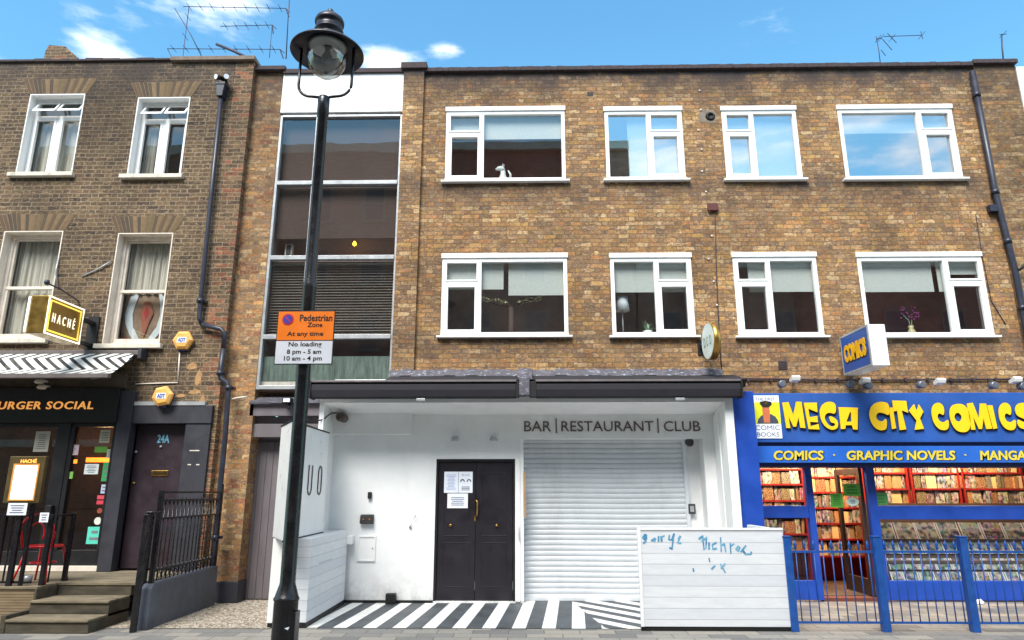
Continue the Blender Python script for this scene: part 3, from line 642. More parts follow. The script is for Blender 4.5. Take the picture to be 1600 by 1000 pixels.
for q, (x0, x1, z0, z1) in enumerate(lw):
    old = q >= 2; m = m_oldwhite if old else m_whitep; Y = YL + .15; f = .055
    fr = MB()
    fr.box(x0 + .018, x0 + .018 + f, Y, Y + .08, z0, z1 - .018); fr.box(x1 - .018 - f, x1 - .018, Y, Y + .08, z0, z1 - .018)
    fr.box(x0 + .018 + f, x1 - .018 - f, Y, Y + .08, z1 - .018 - f, z1 - .018); fr.box(x0 + .018 + f, x1 - .018 - f, Y, Y + .08, z0, z0 + f + .01)
    wo = part('window', fr, m, left, .003)
    reveal(x0, x1, z0, z1, YL, m, wo)
    a, b, zi0, zi1 = x0 + .018 + f, x1 - .018 - f, z0 + f + .01, z1 - .018 - f
    si = MB(); si.box(x0 - .09, x1 + .06, YL - .08, YL + .15, z0 - .075, z0 - .001); part('window_sill', si, m_sill, wo, .008)
    gl = MB(); gl.quad((a - .01, Y + .05, zi0 - .01), (b + .01, Y + .05, zi0 - .01), (b + .01, Y + .05, zi1 + .01), (a - .01, Y + .05, zi1 + .01)); part('pane', gl, glass('old_glass%d' % q, .08 if q < 2 else .03, wav=.1), wo)
    if not old:
        zt = zi1 - (zi1 - zi0) * .22; xm = (a + b) / 2
        sb = MB(); sb.box(a, b, Y - .01, Y + .075, zt - .03, zt + .03); sb.box(xm - .045, xm + .045, Y - .01, Y + .075, zi0, zt - .03); part('mullion', sb, m, wo, .003)
        for (p, r) in ((a, xm - .045), (xm + .045, b)):       # casement leaves
            sh = MB(); k = .035
            sh.box(p, p + k, Y - .02, Y + .03, zi0, zt - .03); sh.box(r - k, r, Y - .02, Y + .03, zi0, zt - .03); sh.box(p + k, r - k, Y - .02, Y + .03, zi0, zi0 + k); sh.box(p + k, r - k, Y - .02, Y + .03, zt - .03 - k, zt - .03)
            part('casement_sash', sh, m, wo, .003)
        for (p, r) in ((a, xm - .02), (xm + .02, b)):         # top hung vents pushed open
            hp = MB(); top = zi1 - .005; low = zt + .03; t = .03; out_ = .15
            P = lambda y, z: (y, z)
            for (u0, u1, fa, fb) in ((p, p + .03, 0, 1), (r - .03, r, 0, 1), (p + .03, r - .03, 0, .16), (p + .03, r - .03, .78, 1)):
                ya, yb = Y - out_ * fa, Y - out_ * fb; za, zb = top - (top - low) * fa * .9, top - (top - low) * fb * .9
                hp.xprism([(ya, za), (yb, zb), (yb + t, zb + .01), (ya + t, za + .01)], u0, u1)
            part('open_vent', hp, m, wo, .002)
        cu = MB()
        for (p, r) in (((a, b),) if q == 0 else ((a, a + .2),)):
            n = 14
            for i in range(n):
                u0, u1 = p + (r - p) * i / n, p + (r - p) * (i + 1) / n; y0 = Y + .16 + .02 * math.sin(i * 1.7); y1 = Y + .16 + .02 * math.sin((i + 1) * 1.7)
                cu.quad((u0, y0, zi0), (u1, y1, zi0), (u1, y1, zt), (u0, y0, zt))
        part('curtain', cu, m_net, wo)
        lroom(x0, x1, z0, z1, YL + .26, m_roomp if q == 0 else m_roomd, wo)
    else:
        zt = zi0 + (zi1 - zi0) * .49
        mr_ = MB(); mr_.box(a, b, Y - .0, Y + .075, zt - .025, zt + .025); part('meeting_rail', mr_, m, wo, .003)
        lo = MB(); k = .04; lo.box(a, a + k, Y + .01, Y + .07, zi0, zt - .025); lo.box(b - k, b, Y + .01, Y + .07, zi0, zt - .025); lo.box(a + k, b - k, Y + .01, Y + .07, zi0, zi0 + .06); part('lower_sash', lo, m, wo, .003)
        up = MB(); k = .035; up.box(a, a + k, Y + .03, Y + .08, zt + .025, zi1); up.box(b - k, b, Y + .03, Y + .08, zt + .025, zi1); up.box(a + k, b - k, Y + .03, Y + .08, zi1 - k, zi1); part('upper_sash', up, m, wo, .003)
        cu = MB(); n = 40
        zbot = zt if q == 3 else zi0
        for i in range(n):
            u0, u1 = a + (b - a) * i / n, a + (b - a) * (i + 1) / n
            y0 = Y + .17 + .018 * math.sin(i * .9) + .01 * math.sin(i * 2.3); y1 = Y + .17 + .018 * math.sin((i + 1) * .9) + .01 * math.sin((i + 1) * 2.3)
            cu.quad((u0, y0, zbot), (u1, y1, zbot), (u1, y1, zi1), (u0, y0, zi1))
        part('curtain', cu, m_net, wo)
        if q == 3:                                            # parted patterned lower curtain
            m_lace = paint('white_lace', (214, 218, 222), .9, var=.08, scale=14, stretch=(6, 1, 1))
            cx = (a + b) / 2; hw = (b - a) / 2
            back = MB(); back.quad((a, Y + .2, zi0), (b, Y + .2, zi0), (b, Y + .2, zt), (a, Y + .2, zt)); part('curtain', back, paint('brown_lining', (150, 124, 104), .9, var=.2), wo)
            for s_ in (-1, 1):
                L = MB(); H = zt - zi0; pts = []
                prof = [(.75, 1.0), (.42, 1.0), (.55, .78), (.60, .6), (.5, .35), (.2, .12), (.04, .02), (.3, .0), (.62, .2), (.86, .42), (.92, .6), (.85, .82)]
                L.yprism([(cx + s_ * u * hw, zi0 + v * H) for u, v in prof][:: s_], Y + .185, Y + .192); part('lace_swag', L, m_lace, wo)
            rd = MB(); H = zt - zi0
            m_rust = paint('rust_pattern', (158, 92, 72), .9, var=.2); m_red = paint('red_pattern', (170, 52, 52), .9)
            rd.yprism([(cx, zi0 + .12 * H), (cx + .07, zi0 + .45 * H), (cx + .12, zi0 + .62 * H), (cx + .05, zi0 + .85 * H), (cx - .05, zi0 + .85 * H), (cx - .12, zi0 + .62 * H), (cx - .07, zi0 + .45 * H)], Y + .176, Y + .18); part('curtain_motif', rd, m_rust, wo)
            rd = MB(); rd.yprism([(cx, zi0 + .5 * H), (cx + .045, zi0 + .62 * H), (cx, zi0 + .74 * H), (cx - .045, zi0 + .62 * H)], Y + .172, Y + .1755)
            for s_ in (-1, 1): rd.lathe([(.05, Y + .176), (.05, Y + .18)], cx + s_ * hw * .8, zi0 + .09 * H, 12, 'y')
            part('curtain_motif', rd, m_red, wo)
        lroom(x0, x1, z0, z1, YL + .36, m_room, wo)
# chimney behind the left parapet
ch = MB(); yc = 12.6; ca, cb = U(68, 92, yc), U(124, 74, yc); zc = UZ(72, yc, 95)
ch.yprism([(ca[0], 7.5), (cb[0] + .05, 7.5), (cb[0], zc - .28), (cb[0] - .32, zc), (ca[0] + .06, zc + .04), (ca[0], zc - .12)], yc, yc + .7)
solo('chimney_stack', ch, m_brick_q, 'low brick chimney stack behind the left roof parapet', 'chimney', ((ca[0] + cb[0]) / 2, yc, 7.5), bevel=.01)
# far side of the street: only its reflection shows in the windows
def far_house(lab, x0, x1, H, Y, wc):
    op = thing('terrace_house', lab, 'building', ((x0 + x1) / 2, Y - 3, 0)); o_ = MB(); o_.box(x0, x1, Y - 5, Y, 0, H); part('wall', o_, m_brick_o, op)
    q = MB(); q.box(x0, x1, Y, Y + .25, H - .5, H - .1); q.box(x0, x1, Y, Y + .12, 3.4, 3.7); part('cornice', q, m_oldwhite, op)
    x = -12.3 if x0 < -12 else x0 + .9; first = None
    while x < min(x1 - 1.6, 26):
        z = 4.6
        while z + 1.9 < H - .6:
            q = MB(); q.box(x, x + .09, Y, Y + .05, z, z + 1.7); q.box(x + .96, x + 1.05, Y, Y + .05, z, z + 1.7); q.box(x + .09, x + .96, Y, Y + .05, z + 1.6, z + 1.7); q.box(x + .09, x + .96, Y, Y + .05, z + .82, z + .9); q.box(x - .1, x + 1.15, Y, Y + .12, z - .12, z - .001)
            q.cur = 1; q.box(x + .09, x + .96, Y, Y + .015, z, z + 1.6); part('window', q, [m_fartrim, wc], op); z += 3.0
        x += 2.45
m_fartrim = paint('far_window_trim', (150, 140, 130), .6)
m_farglass = paint('far_window_glass', (84, 80, 84), .15, var=.3, scale=.8)
far_house('tall brown brick terrace across the street, seen only as a dark reflection in the windows', -34, 4.9, 17.5, -7.5, m_farglass)
far_house('lower brick terrace across the street, leaving sky in the upper right window reflections', 5.0, 40, 11.7, -7.6, m_farglass)

# ------------------------------------------------------------ white bar front
YW = 10.8; YC = 10.15
bar = thing('bar_shopfront', 'white rendered bar front with black double door and grey roller shutter under a black awning', 'shopfront', (0, YW, 0))
ox0, ox1 = UX(499, 640, YC), UX(1146, 640, YC)         # outer edges of the projecting surround
ix0, ix1 = UX(516, 700, YC + .45), UX(1137, 700, YC)
zc_lo, zc_hi = UZ(629, YC), UZ(600, YC)
dx0, dx1 = UX(679, 830, YW), UX(805, 830, YW); dz1 = UZ(717, YW)
sx0, sx1 = UX(818, 800, YW), UX(1102, 740, YW); sz1 = UZ(685, YW)
fx0 = UX(645, 660, YW)
wl = MB(); wl.wall(ix0 - .05, ix1 + .05, 0, 3.35, YW, [(dx0, dx1, .03, dz1), (sx0, sx1, .0, sz1)], .12)
part('front_wall', wl, m_white, bar)
# sign recess line: a slightly sunk band left of the lettering
zb0, zb1 = UZ(679, YW), UZ(648, YW)
fb = MB(); fb.box(ix0 - .02, fx0, YW - .10, YW - .001, zb0 + .001, 3.3); fb.box(ix0 - .02, UX(815, 660, YW), YW - .06, YW - .001, dz1 + .02, zb0 - .01) if False else None
part('upper_panel', fb, m_white, bar, .004)
# surround: side cheeks, header with coved underside
su = MB()
su.box(ox0, ix0, YC, YW + .05, 0 if False else 1.0, zc_hi); su.box(ix1, ox1, YC, YW + .05, 0, zc_hi)
su.xprism([(YC, zc_hi), (YC, zc_lo), (YC + .12, zc_lo - .01), (YW + .0, UZ(648, YW)), (YW + .0, zc_hi)], ix0, ix1)
part('surround', su, m_white, bar, .006)
rb = MB(); rb.box(UX(1118, 720, YW) , ix1 + .01, YW - .3, YW - .001, 0, zb1 - .01); part('inner_pilaster', rb, m_white, bar, .004)
# skirting
sk = MB(); sk.box(ix0, dx0 - .0, YW - .02, YW - .001, .009, .045); part('black_skirting', sk, m_blk, bar)
# double door
m_door = paint('black_door_paint', (25, 21, 29), .45, var=.12, scale=4)
xm = (dx0 + dx1) / 2; dd = YW + .05
fr = MB(); fr.box(dx0, dx0 + .035, YW + .02, YW + .12, .03, dz1); fr.box(dx1 - .035, dx1, YW + .02, YW + .12, .03, dz1); fr.box(dx0 + .035, dx1 - .035, YW + .02, YW + .12, dz1 - .04, dz1)
part('door_frame', fr, m_door, bar, .003)
for s_, (a, b) in enumerate(((dx0 + .04, xm + .0), (xm + .006, dx1 - .04))):
    dm = MB(); dm.box(a, b, dd, dd + .05, .04, dz1 - .045)
    k = .09                                            # shallow frame mouldings
    for (za, zb) in ((.22, .85), (.95, dz1 - .22)):
        dm.box(a + k, b - k, dd - .004, dd, za, za + .012); dm.box(a + k, b - k, dd - .004, dd, zb, zb + .012)
        dm.box(a + k, a + k + .012, dd - .004, dd, za + .012, zb); dm.box(b - k - .012, b - k, dd - .004, dd, za + .012, zb)
    for hz in (.3, 1.1, 1.8):
        e = a + .003 if s_ == 0 else b - .028
        dm.box(e, e + .02, dd - .007, dd, hz, hz + .09)
    d_ = part('door_leaf', dm, m_door, bar, .002)
    X, Z = U(704 if s_ == 0 else 776, 821, dd); lk = MB(); lk.lathe([(.022, dd), (.022, dd - .02), (.012, dd - .03)], X, Z, 16, 'y'); part('door_lock', lk, m_brass, d_)
    if s_ == 1:
        X, Z0 = U(745, 806, dd); Z1 = UZ(782, dd)
        hd = MB(); hd.tube([(X - .03, dd, Z1), (X, dd - .05, Z1), (X + .01, dd - .06, Z1 - .03), (X + .01, dd - .06, Z0 + .03), (X, dd - .05, Z0), (X - .03, dd, Z0)], .013, 10)
        hd.box(X - .04, X - .015, dd - .006, dd, Z0 - .08, Z0 + .01)
        part('door_handle', hd, m_brass, d_)
ar = MB(); w_ = .075
ar.box(dx1, dx1 + w_, YW - .02, YW + .03, .03, dz1 + .0); ar.box(dx1 + w_ + .006, dx1 + .13, YW - .008, YW, .03, sz1)
part('architrave', ar, m_whitep, bar, .003)
def sheet(px0, px1, py0, py1, Y, label, name='notice', cat='notice', m=None, group=None):
    x0, x1, z0, z1 = fit(px0, px1, py0, py1, Y)
    n = MB(); n.box(x0, x1, Y - .003, Y - .0005, z0, z1)
    return solo(name, n, m or m_paper, label, cat, ((x0 + x1) / 2, Y, z0), group), (x0, x1, z0, z1)
yn = dd - .0065
o1, r1 = sheet(694, 716, 737, 770, yn, 'upper left white notice with faint lines of print on the black bar door')
o2, r2 = sheet(716.5, 738.5, 737, 770, yn, 'upper right white notice with two dark haired head drawings on the black bar door')
o3, r3 = sheet(699, 731, 771, 794, yn, 'lower centred white notice with small print on the black bar door')
def lines(parent, r, n, y, top=.12, bot=.12, mat=None, jag=.3, hh=.3):
    x0, x1, z0, z1 = r; L = MB(); w_ = x1 - x0; h = z1 - z0
    for i in range(n):
        zc = z1 - h * top - h * (1 - top - bot) * (i + .5) / n; q = random.uniform(0, jag) * w_ * .5
        L.box(x0 + w_ * .14 + q, x1 - w_ * .14 - q, y - .005, y - .0035, zc - h / n * hh * .5, zc + h / n * hh * .5)
    part('print', L, mat or m_ink, parent)
lines(o1, r1, 11, yn, mat=paint('pale_print', (170, 186, 220), .8)); lines(o3, r3, 5, yn, .22, .15, mat=paint('pale_print2', (140, 144, 160), .8))
L = MB(); x0, x1, z0, z1 = r2; W_, H_ = x1 - x0, z1 - z0
for fx_ in (.28, .74):
    cx, cz = x0 + W_ * fx_, z0 + H_ * .52; rr = W_ * .16
    pts = [(cx + rr * math.cos(R(a)), cz + rr * math.sin(R(a)) * 1.15) for a in range(-10, 200, 15)] + [(cx + rr * .6 * math.cos(R(a)), cz + rr * .7 * math.sin(R(a))) for a in range(190, -20, -30)]
    L.yprism(pts, yn - .005, yn - .0035)
part('head_drawing', L, m_blk, o2)
t_ = text_mb('DUO', (x0 + W_ * .25, yn - .0035, z0 + H_ * .80), X3, Z3, W_ * .5, H_ * .08, .0015, spacing=1.6); part('print', t_, m_ink, o2)
L = MB(); 
for i in range(3): L.box(x0 + W_ * .22, x1 - W_ * .2, yn - .005, yn - .0035, z0 + H_ * (.12 + .07 * i), z0 + H_ * (.15 + .07 * i))
part('print', L, m_ink, o2)
# roller shutter
YS = 11.08; s0, s1 = UX(819, 800, YS) - .05, UX(1069, 740, YS); szt = UZ(683, YS) + .03
m_shut = paint('shutter_metal', (206, 210, 214), .45, 0, var=.06, scale=2.5, dirt=.2)
sh = MB(); z = .02; pitch = .078
while z < szt:
    pr = [(YS, z), (YS - .005, z + .010), (YS - .011, z + .024), (YS - .013, z + .04), (YS - .011, z + .056), (YS - .005, z + .068), (YS, z + pitch - .004), (YS + .008, z + pitch - .002), (YS + .008, z)]
    n_ = 14
    for i_ in range(n_):                                # slats bow a little where they have been knocked
        xa_, xb_ = s0 + (s1 - s0) * i_ / n_, s0 + (s1 - s0) * (i_ + 1) / n_
        bow = lambda x: .012 * math.sin(x * 2.1 + z * 1.3) * math.sin(z * 2.4 + x) + .02 * math.exp(-((x - 1.3) ** 2 + (z - .9) ** 2) * 18)
        k0 = len(sh.v); sh.v += [(xa_, y + bow(xa_), zz + .003 * math.sin(xa_ * 3)) for y, zz in pr] + [(xb_, y + bow(xb_), zz + .003 * math.sin(xb_ * 3)) for y, zz in pr]
        for j_ in range(len(pr) - 2): sh.face((k0 + j_, k0 + len(pr) + j_, k0 + len(pr) + j_ + 1, k0 + j_ + 1))
    z += pitch
shut = part('roller_shutter', sh, m_shut, bar)
gd = MB(); gd.box(s1 - .01, s1 + .05, YS - .05, YS + .03, .01, szt); gd.box(s0 - .06, s0 + .0, YS - .05, YS + .03, .01, szt); gd.box(s0, s1, YS - .06, YS + .03, .01, .06); part('shutter_guide', gd, m_shut, shut, .003)
rc = MB(); rc.quad((s1 + .05, YS + .02, 0), (sx1 + .06, YS + .02, 0), (sx1 + .06, YS + .02, 3), (s1 + .05, YS + .02, 3)); rc.quad((sx1, YW + .11, 0), (sx1, YS + .02, 0), (sx1, YS + .02, sz1), (sx1, YW + .11, sz1)); rc.quad((sx0, YW + .11, 0), (sx0, YW + .11, sz1), (sx0, YS + .02, sz1), (sx0, YS + .02, 0))
rc.quad((sx0, YW + .11, sz1 - .001), (sx1, YW + .11, sz1 - .001), (sx1, YS + .1, sz1 - .001), (sx0, YS + .1, sz1 - .001)); rc.box(sx0 - .1, sx1 + .1, YS + .04, YS + .08, 0, 3.1)
part('shutter_recess', rc, m_white, bar)
X, Z = U(819, 774, YW - .01); q = MB(); q.box(X - .012, X + .03, YW - .03, YW - .012, UZ(808, YW), UZ(738, YW)); part('wooden_strip', q, paint('tan_wood', (168, 140, 108), .6), bar)
X, Z = U(811, 833, YW); q = MB(); q.tube([(X, YW - .02, Z + .1), (X, YW - .06, Z + .08), (X, YW - .06, Z - .08), (X, YW - .02, Z - .1)], .008, 8); part('pull_handle', q, m_lgrey, bar)
X, Z = U(1080, 795, YS - .0); kp = MB(); kp.box(X - .055, X + .055, YS - .06, YS + .02, Z - .075, Z + .075)
k_ = solo('keypad', kp, m_dgrey, 'dark square keypad with pale centre right of the roller shutter', 'keypad', (X, YS, Z), bevel=.008)
q = MB(); q.box(X - .03, X + .03, YS - .064, YS - .061, Z - .045, Z + .045); part('key_plate', q, m_lgrey, k_)
X, Z = U(1077, 689, YS - .06); kp = MB(); kp.lathe([(.02, YS), (.06, YS - .02), (.07, YS - .07), (.05, YS - .11)], X + .0, Z - .02, 20, 'y')
solo('siren', kp, m_dgrey, 'round dark sounder tucked above the right end of the roller shutter', 'sounder', (X, YS, Z))
# lettering on the fascia
m_letter = paint('brown_grey_letters', (96, 80, 78), .5)
x0, x1 = UX(819, 666, YW), UX(1094, 666, YW); z0, z1 = UZ(679, YW) , UZ(655, YW)
def word(body, pa, pb, za, zb, Y, m, parent, name='lettering', thick=.012, **kw):
    a, b = UX(pa, (za + zb) / 2, Y), UX(pb, (za + zb) / 2, Y); c, d = UZ(zb, Y, (pa + pb) / 2), UZ(za, Y, (pa + pb) / 2)
    return part(name, text_mb(body, (a, Y, c), X3, Z3, b - a, d - c, thick, **kw), m, parent)
for body, a, b in (('BAR', 819, 861), ('RESTAURANT', 877, 1021), ('CLUB', 1037, 1094)): word(body, a, b, 658, 674, YW - .002, m_letter, bar)
for p in (869, 1028):
    q = MB(); X = UX(p, 666, YW); q.box(X - .009, X + .009, YW - .014, YW - .001, UZ(677, YW), UZ(654, YW)); part('divider_bar', q, m_letter, bar)
# wall furniture
for px in (711, 771):
    X, Z = U(px, 686, YW - .05); q = MB(); q.lathe([(.02, Z + .035), (.045, Z + .03), (.062, Z - .01), (.06, Z - .03), (.03, Z - .03)], X, YW - .075, 20)
    q.box(X - .03, X + .03, YW - .03, YW - .001, Z - .01, Z + .03)
    solo('wall_downlight', q, m_lgrey, 'small grey spotlight above the bar door, %s one' % ('left' if px == 711 else 'right hand'), 'wall light', (X, YW, Z), 'spotlights above the bar door')
X, Z = U(578, 774, YW); q = MB(); q.box(X - .025, X + .03, YW - .05, YW - .001, Z - .05, Z + .05); solo('door_entry_unit', q, m_blk, 'small black unit on the white wall above the black power box', 'entry unit', (X, YW, Z), bevel=.008)
X, Z = U(574, 811, YW); q = MB(); q.xprism([(YW - .001, Z - .075), (YW - .001, Z + .07), (YW - .05, Z + .05), (YW - .08, Z - .06)], X - .1, X + .1)
pb_ = solo('power_box', q, m_blk, 'black sloped box with two orange dots on the white wall left of the door', 'power box', (X, YW, Z), bevel=.006)
q = MB()
for s_ in (-.045, .05): q.lathe([(.012, YW - .075), (.012, YW - .082)], X + s_, Z + .0, 10, 'y')
part('indicator', q, paint('orange_dot', (190, 110, 40), .5), pb_)
X, Z = U(545, 843, YW); q = MB(); q.box(X - .085, X + .085, YW - .16, YW - .001, Z - .06, Z + .06); solo('white_wall_box', q, m_whitep, 'white metal box sticking out low on the white wall by the left wing', 'wall box', (X, YW, Z), bevel=.006)
x0, x1, z0, z1 = fit(559, 587, 837, 877, YW)
q = MB(); k = .022; q.box(x0, x0 + k, YW - .025, YW - .001, z0, z1); q.box(x1 - k, x1, YW - .025, YW - .001, z0, z1); q.box(x0 + k, x1 - k, YW - .025, YW - .001, z1 - k, z1); q.box(x0 + k, x1 - k, YW - .025, YW - .001, z0, z0 + k); q.box(x0 + k, x1 - k, YW - .012, YW - .001, z0 + k, z1 - k)
me_ = solo('meter_hatch', q, m_whitep, 'white square meter hatch set in the wall below the black power box', 'hatch', ((x0 + x1) / 2, YW, z0), bevel=.004)
q = MB(); q.lathe([(.008, YW - .012), (.008, YW - .02)], x1 - .045, (z0 + z1) / 2, 10, 'y'); part('hatch_lock', q, m_dgrey, me_)
a, b = U(641, 824, YW), U(650, 805, YW); q = MB(); q.tube([(a[0], YW - .001, a[1]), (a[0], YW - .04, a[1]), (b[0], YW - .04, b[1])], .007, 8); q.lathe([(.022, YW), (.022, YW - .012)], a[0], a[1], 14, 'y'); solo('door_hook', q, m_lgrey, 'thin slanting metal hook on the white wall left of the black door', 'hook', (a[0], YW, a[1]))
X, Z = U(612, 937, YW); q = MB(); q.box(X - .07, X + .075, YW - .14, YW - .021, .009, .15); solo('black_floor_box', q, m_blk, 'black box on the floor at the foot of the white wall', 'box', (X, YW, .009), bevel=.008)
# round wall camera with its cable
yy = YC + .3; X, Z = U(531, 651, yy)
q = MB(); q.lathe([(.065, YC + .62), (.07, yy + .03), (.06, yy - .02), (.03, yy - .05)], X, Z, 24, 'y')
cu_ = []
for i in range(9):
    f = i / 8; px = 497 + (527 - 497) * f; py = 657 - 12 * (1 / (1 + math.exp(-(f - .45) * 10)))
    a = U(px, py, YC - .06 + .3 * f); cu_.append((a[0], YC - .06 + .3 * f, a[1]))
q.tube(cu_, .011, 8)
solo('round_camera', q, paint('bronze_camera', (78, 66, 60), .4, .4), 'round bronze coloured camera with a curling black cable high on the white wall', 'camera', (X, YW, Z))
# left wing: sign prism and planter box
zt_ = UZ(664, 8.6, 456); zb_ = 1.05
N_, L_, F_ = (-2.83, 8.30), (-3.21, 9.02), (-2.88, 10.1)
q = MB(); q.prism([N_, F_, (-3.12, 10.1), L_], zb_, 2.44)
ws = solo('bar_sign_wing', q, m_whitep, 'white wing sign reading DUO in thin dark letters beside the bar entrance', 'sign', (-2.95, 9.1, zb_), bevel=.006)
q = MB()
def rimline(a, b, z, k=.012):
    q.tube([(a[0], a[1], z), (b[0], b[1], z)], k, 6)
rimline(N_, F_, 2.445); rimline(L_, N_, 2.445); rimline(N_, F_, 1.045); part('black_trim', q, m_blk, ws)
dv = Vector((F_[0] - N_[0], F_[1] - N_[1], 0)).normalized(); nrm = dv.cross(Vector(Z3))
for ch, t0 in (('D', .26), ('U', .52), ('O', .79)):
    A = Vector((N_[0], N_[1], 0)).lerp(Vector((F_[0], F_[1], 0)), t0 - .04) + nrm * .002; wd = .165; h0, h1 = 1.57, 1.95; H = h1 - h0; q = MB(); k = .013; r = wd / 2
    def PT(u, v): p = A + dv * u + Vector((0, 0, h0 + v)); return (p.x, p.y, p.z)
    arcb = [PT(r + r * math.cos(R(a)), r + r * math.sin(R(a))) for a in range(180, 361, 15)]
    arct = [PT(r + r * math.cos(R(a)), H - r + r * math.sin(R(a))) for a in range(0, 181, 15)]
    if ch == 'U': q.tube([PT(0, H)] + arcb + [PT(wd, H)], k, 6)
    elif ch == 'O': q.tube(arcb + arct + [arcb[0]], k, 6)
    else:
        q.tube([PT(0, 0)] + [PT(r * .6 + r * 1.2 * math.cos(R(a)), r + r * math.sin(R(a))) for a in range(270, 361, 15)] + [PT(r * .6 + r * 1.2 * math.cos(R(a)), H - r + r * math.sin(R(a))) for a in range(0, 91, 15)] + [PT(0, H), PT(0, 0)], k, 6)
    part('letter', q, m_letter, ws)
m_plank = paint('white_timber_cladding', (214, 216, 222), .5, var=.06, scale=2, dirt=.1, stretch=(.6, .6, 8))
def cladding(name, c0, c1, bands=9, line=(170, 172, 178)):
    t = NT(name); x, y, z = t.sep(); f = t.m('FRACT', t.m('DIVIDE', z, .125)); wn = t.n('TexWhiteNoise'); wn.noise_dimensions = '1D'; t.l(t.m('FLOOR', t.m('DIVIDE', z, .125)), wn.inputs['W'])
    c = t.mix(wn.outputs['Value'], rgb(*c0), rgb(*c1)); c = t.mix(t.rng(t.noise(4, 6, .7, stretch=(1, 1, 6)), .4, .7, 0, .5), c, rgb(*[int(v * .93) for v in c0]))
    m_ = t.m('LESS_THAN', f, .05); c = t.mix(t.m('MULTIPLY', m_, .8), c, rgb(*line)); t.bump(t.m('SUBTRACT', 1.0, m_), .5, .008)
    wv = t.noise(14, 2, .5, stretch=(.4, .4, 3))
    return t.fin(c, .5)
m_clad = cladding('white_boards', (214, 217, 222), (226, 228, 230))
bx0, bx1 = UX(416, 975, 8.85), UX(476, 975, 8.85)
q = MB(); q.box(bx0, bx1, 8.9, 10.7, .06, 1.04); pl_ = solo('planter_box', q, m_clad, 'long white boarded box forming the left wing of the bar terrace, under the DUO sign', 'planter', ((bx0 + bx1) / 2, 9, .06), bevel=.006)
q = MB(); q.box(bx0 - .004, bx1 + .004, 8.895, 10.7, .009, .06); part('black_skirting', q, m_blk, pl_)
q = MB(); q.box(bx0 - .01, bx0 + .12, 8.88, 8.897, .06, 1.04); part('corner_board', q, m_whitep, pl_, .004)
q = MB(); q.box(bx1 + .0005, bx1 + .004, 9.3, 9.9, .70, .712); part('joint_line', q, m_lgrey, pl_)
# awning in two rolled lengths, lead roof, centre bracket
YA = 9.95; az0, az1 = UZ(622, YA), UZ(596, YA)
pts = U(609, 580, YF), U(1128, 578, YF)
aw = None
for i, (pa, pb) in enumerate(((487, 806), (838, 1157))):
    xa_, xb_ = UX(pa, 605, YA), UX(pb, 605, YA)
    q = MB(); n = 24; prof = [(YA, az1 - .02), (YA - .025, az1 - .05), (YA - .03, (az0 + az1) / 2), (YA - .01, az0 + .02), (YA + .06, az0), (YA + .16, az0 + .03), (YA + .18, az1 - .02), (YA + .1, az1)]
    q.xprism(prof, xa_, xb_)
    a_ = thing('rolled_awning', ('left length of the rolled black awning over the white bar, below the stair window', 'right length of the rolled black awning, ending by the blue shop column')[i], 'awning', ((xa_ + xb_) / 2, YA, az0), 'rolled black awnings over the bar')
    part('rolled_cloth', q, m_blackm, a_, .006)
    q = MB(); q.box(xa_ - .01, xb_ + .01, YA - .04, YA + .1, az1 - .008, az1 + .022); part('front_bar', q, paint('grey_bar', (106, 98, 100), .5, var=.2), a_, .004)
    q = MB(); q.box(xb_ if i else xa_ - .02, (xb_ + .025) if i else xa_, YA - .045, YA + .2, az0 + .0, az1 + .02); part('end_cap', q, m_blk, a_, .004)
    for px in ((658,) if i == 0 else (1063,)):
        X = UX(px, 620, YA); q = MB(); q.box(X - .07, X + .06, YA - .01, YA + .06, az0 - .035, az0 - .001); part('end_light', q, m_lgrey, a_, .003)
lr = thing('lead_roof', 'narrow weathered lead roof with white drips above the black awnings', 'roof', (0, YF, 3.2))
q = MB(); zr0, zr1 = az1 + .04, UZ(577, YF - .07)
m_drip = (lambda t: (t.bump(t.noise(30, 4), .5, .006), t.fin(t.mix(t.rng(t.noise(13, 6, .75, stretch=(1.2, .6, 3)),   .55, .64, 0, .9), t.mix(t.rng(t.noise(5, 4), .3, .7), rgb(60, 57, 66), rgb(92, 88, 96)), rgb(176, 184, 196)), .7))[1])(NT('splashed_lead'))
n = 30; xa_, xb_ = UX(609, 585, YF - .08), UX(1128, 585, YF - .08)
for i in range(n):
    a, b = xa_ + (xb_ - xa_) * i / n, xa_ + (xb_ - xa_) * (i + 1) / n; j = random.uniform(-.012, .012)
    q.xprism([(YF - .07, zr1 + j), (YF - .13, zr1 - .03 + j), (YF - .17, zr1 - .12 + j), (YF - .07, zr1 - .13)], a, b)
part('lead_cover', q, m_drip, lr)
q = MB(); q.xprism([(YF - .071, zr1 - .1), (YF - .071, az1 - .05), (YA + .19, az1 - .06), (YA + .12, az1 + .045), (YF - .16, zr1 - .12)], xa_ + .05, xb_ + .18); part('under_roof', q, m_blackm, lr)
xl_, xr_ = UX(806, 600, YA), UX(838, 600, YA)
q = MB(); q.xprism([(YF - .06, zr1 + .02), (YA + .1, az1 + .10), (YA - .03, az1 + .06), (YA - .03, az1 + .03), (YF - .06, zr1 - .04)], xl_ + .03, xr_ - .06); part('lead_flap', q, m_drip, lr)
q = MB(); q.box(xl_ + .05, xr_ - .10, YA - .05, YA + .15, az0 + .04, az1 + .05); br_ = part('centre_bracket', q, m_drip, lr, .006)
q = MB(); q.box(xl_ + .0, xl_ + .05, YA - .02, YA + .15, az0 + .02, az1); q.box(xr_ - .10, xr_ + .0, YA - .02, YA + .15, az0 + .02, az1); part('bracket_plate', q, m_blk, br_, .004)
# header soffit between awning and white surround
q = MB(); q.box(ox0 - .03, ox1 + .03, YA + .19, YF - .08, zc_hi + .002, zc_hi + .03); part('soffit', q, m_blk, bar)
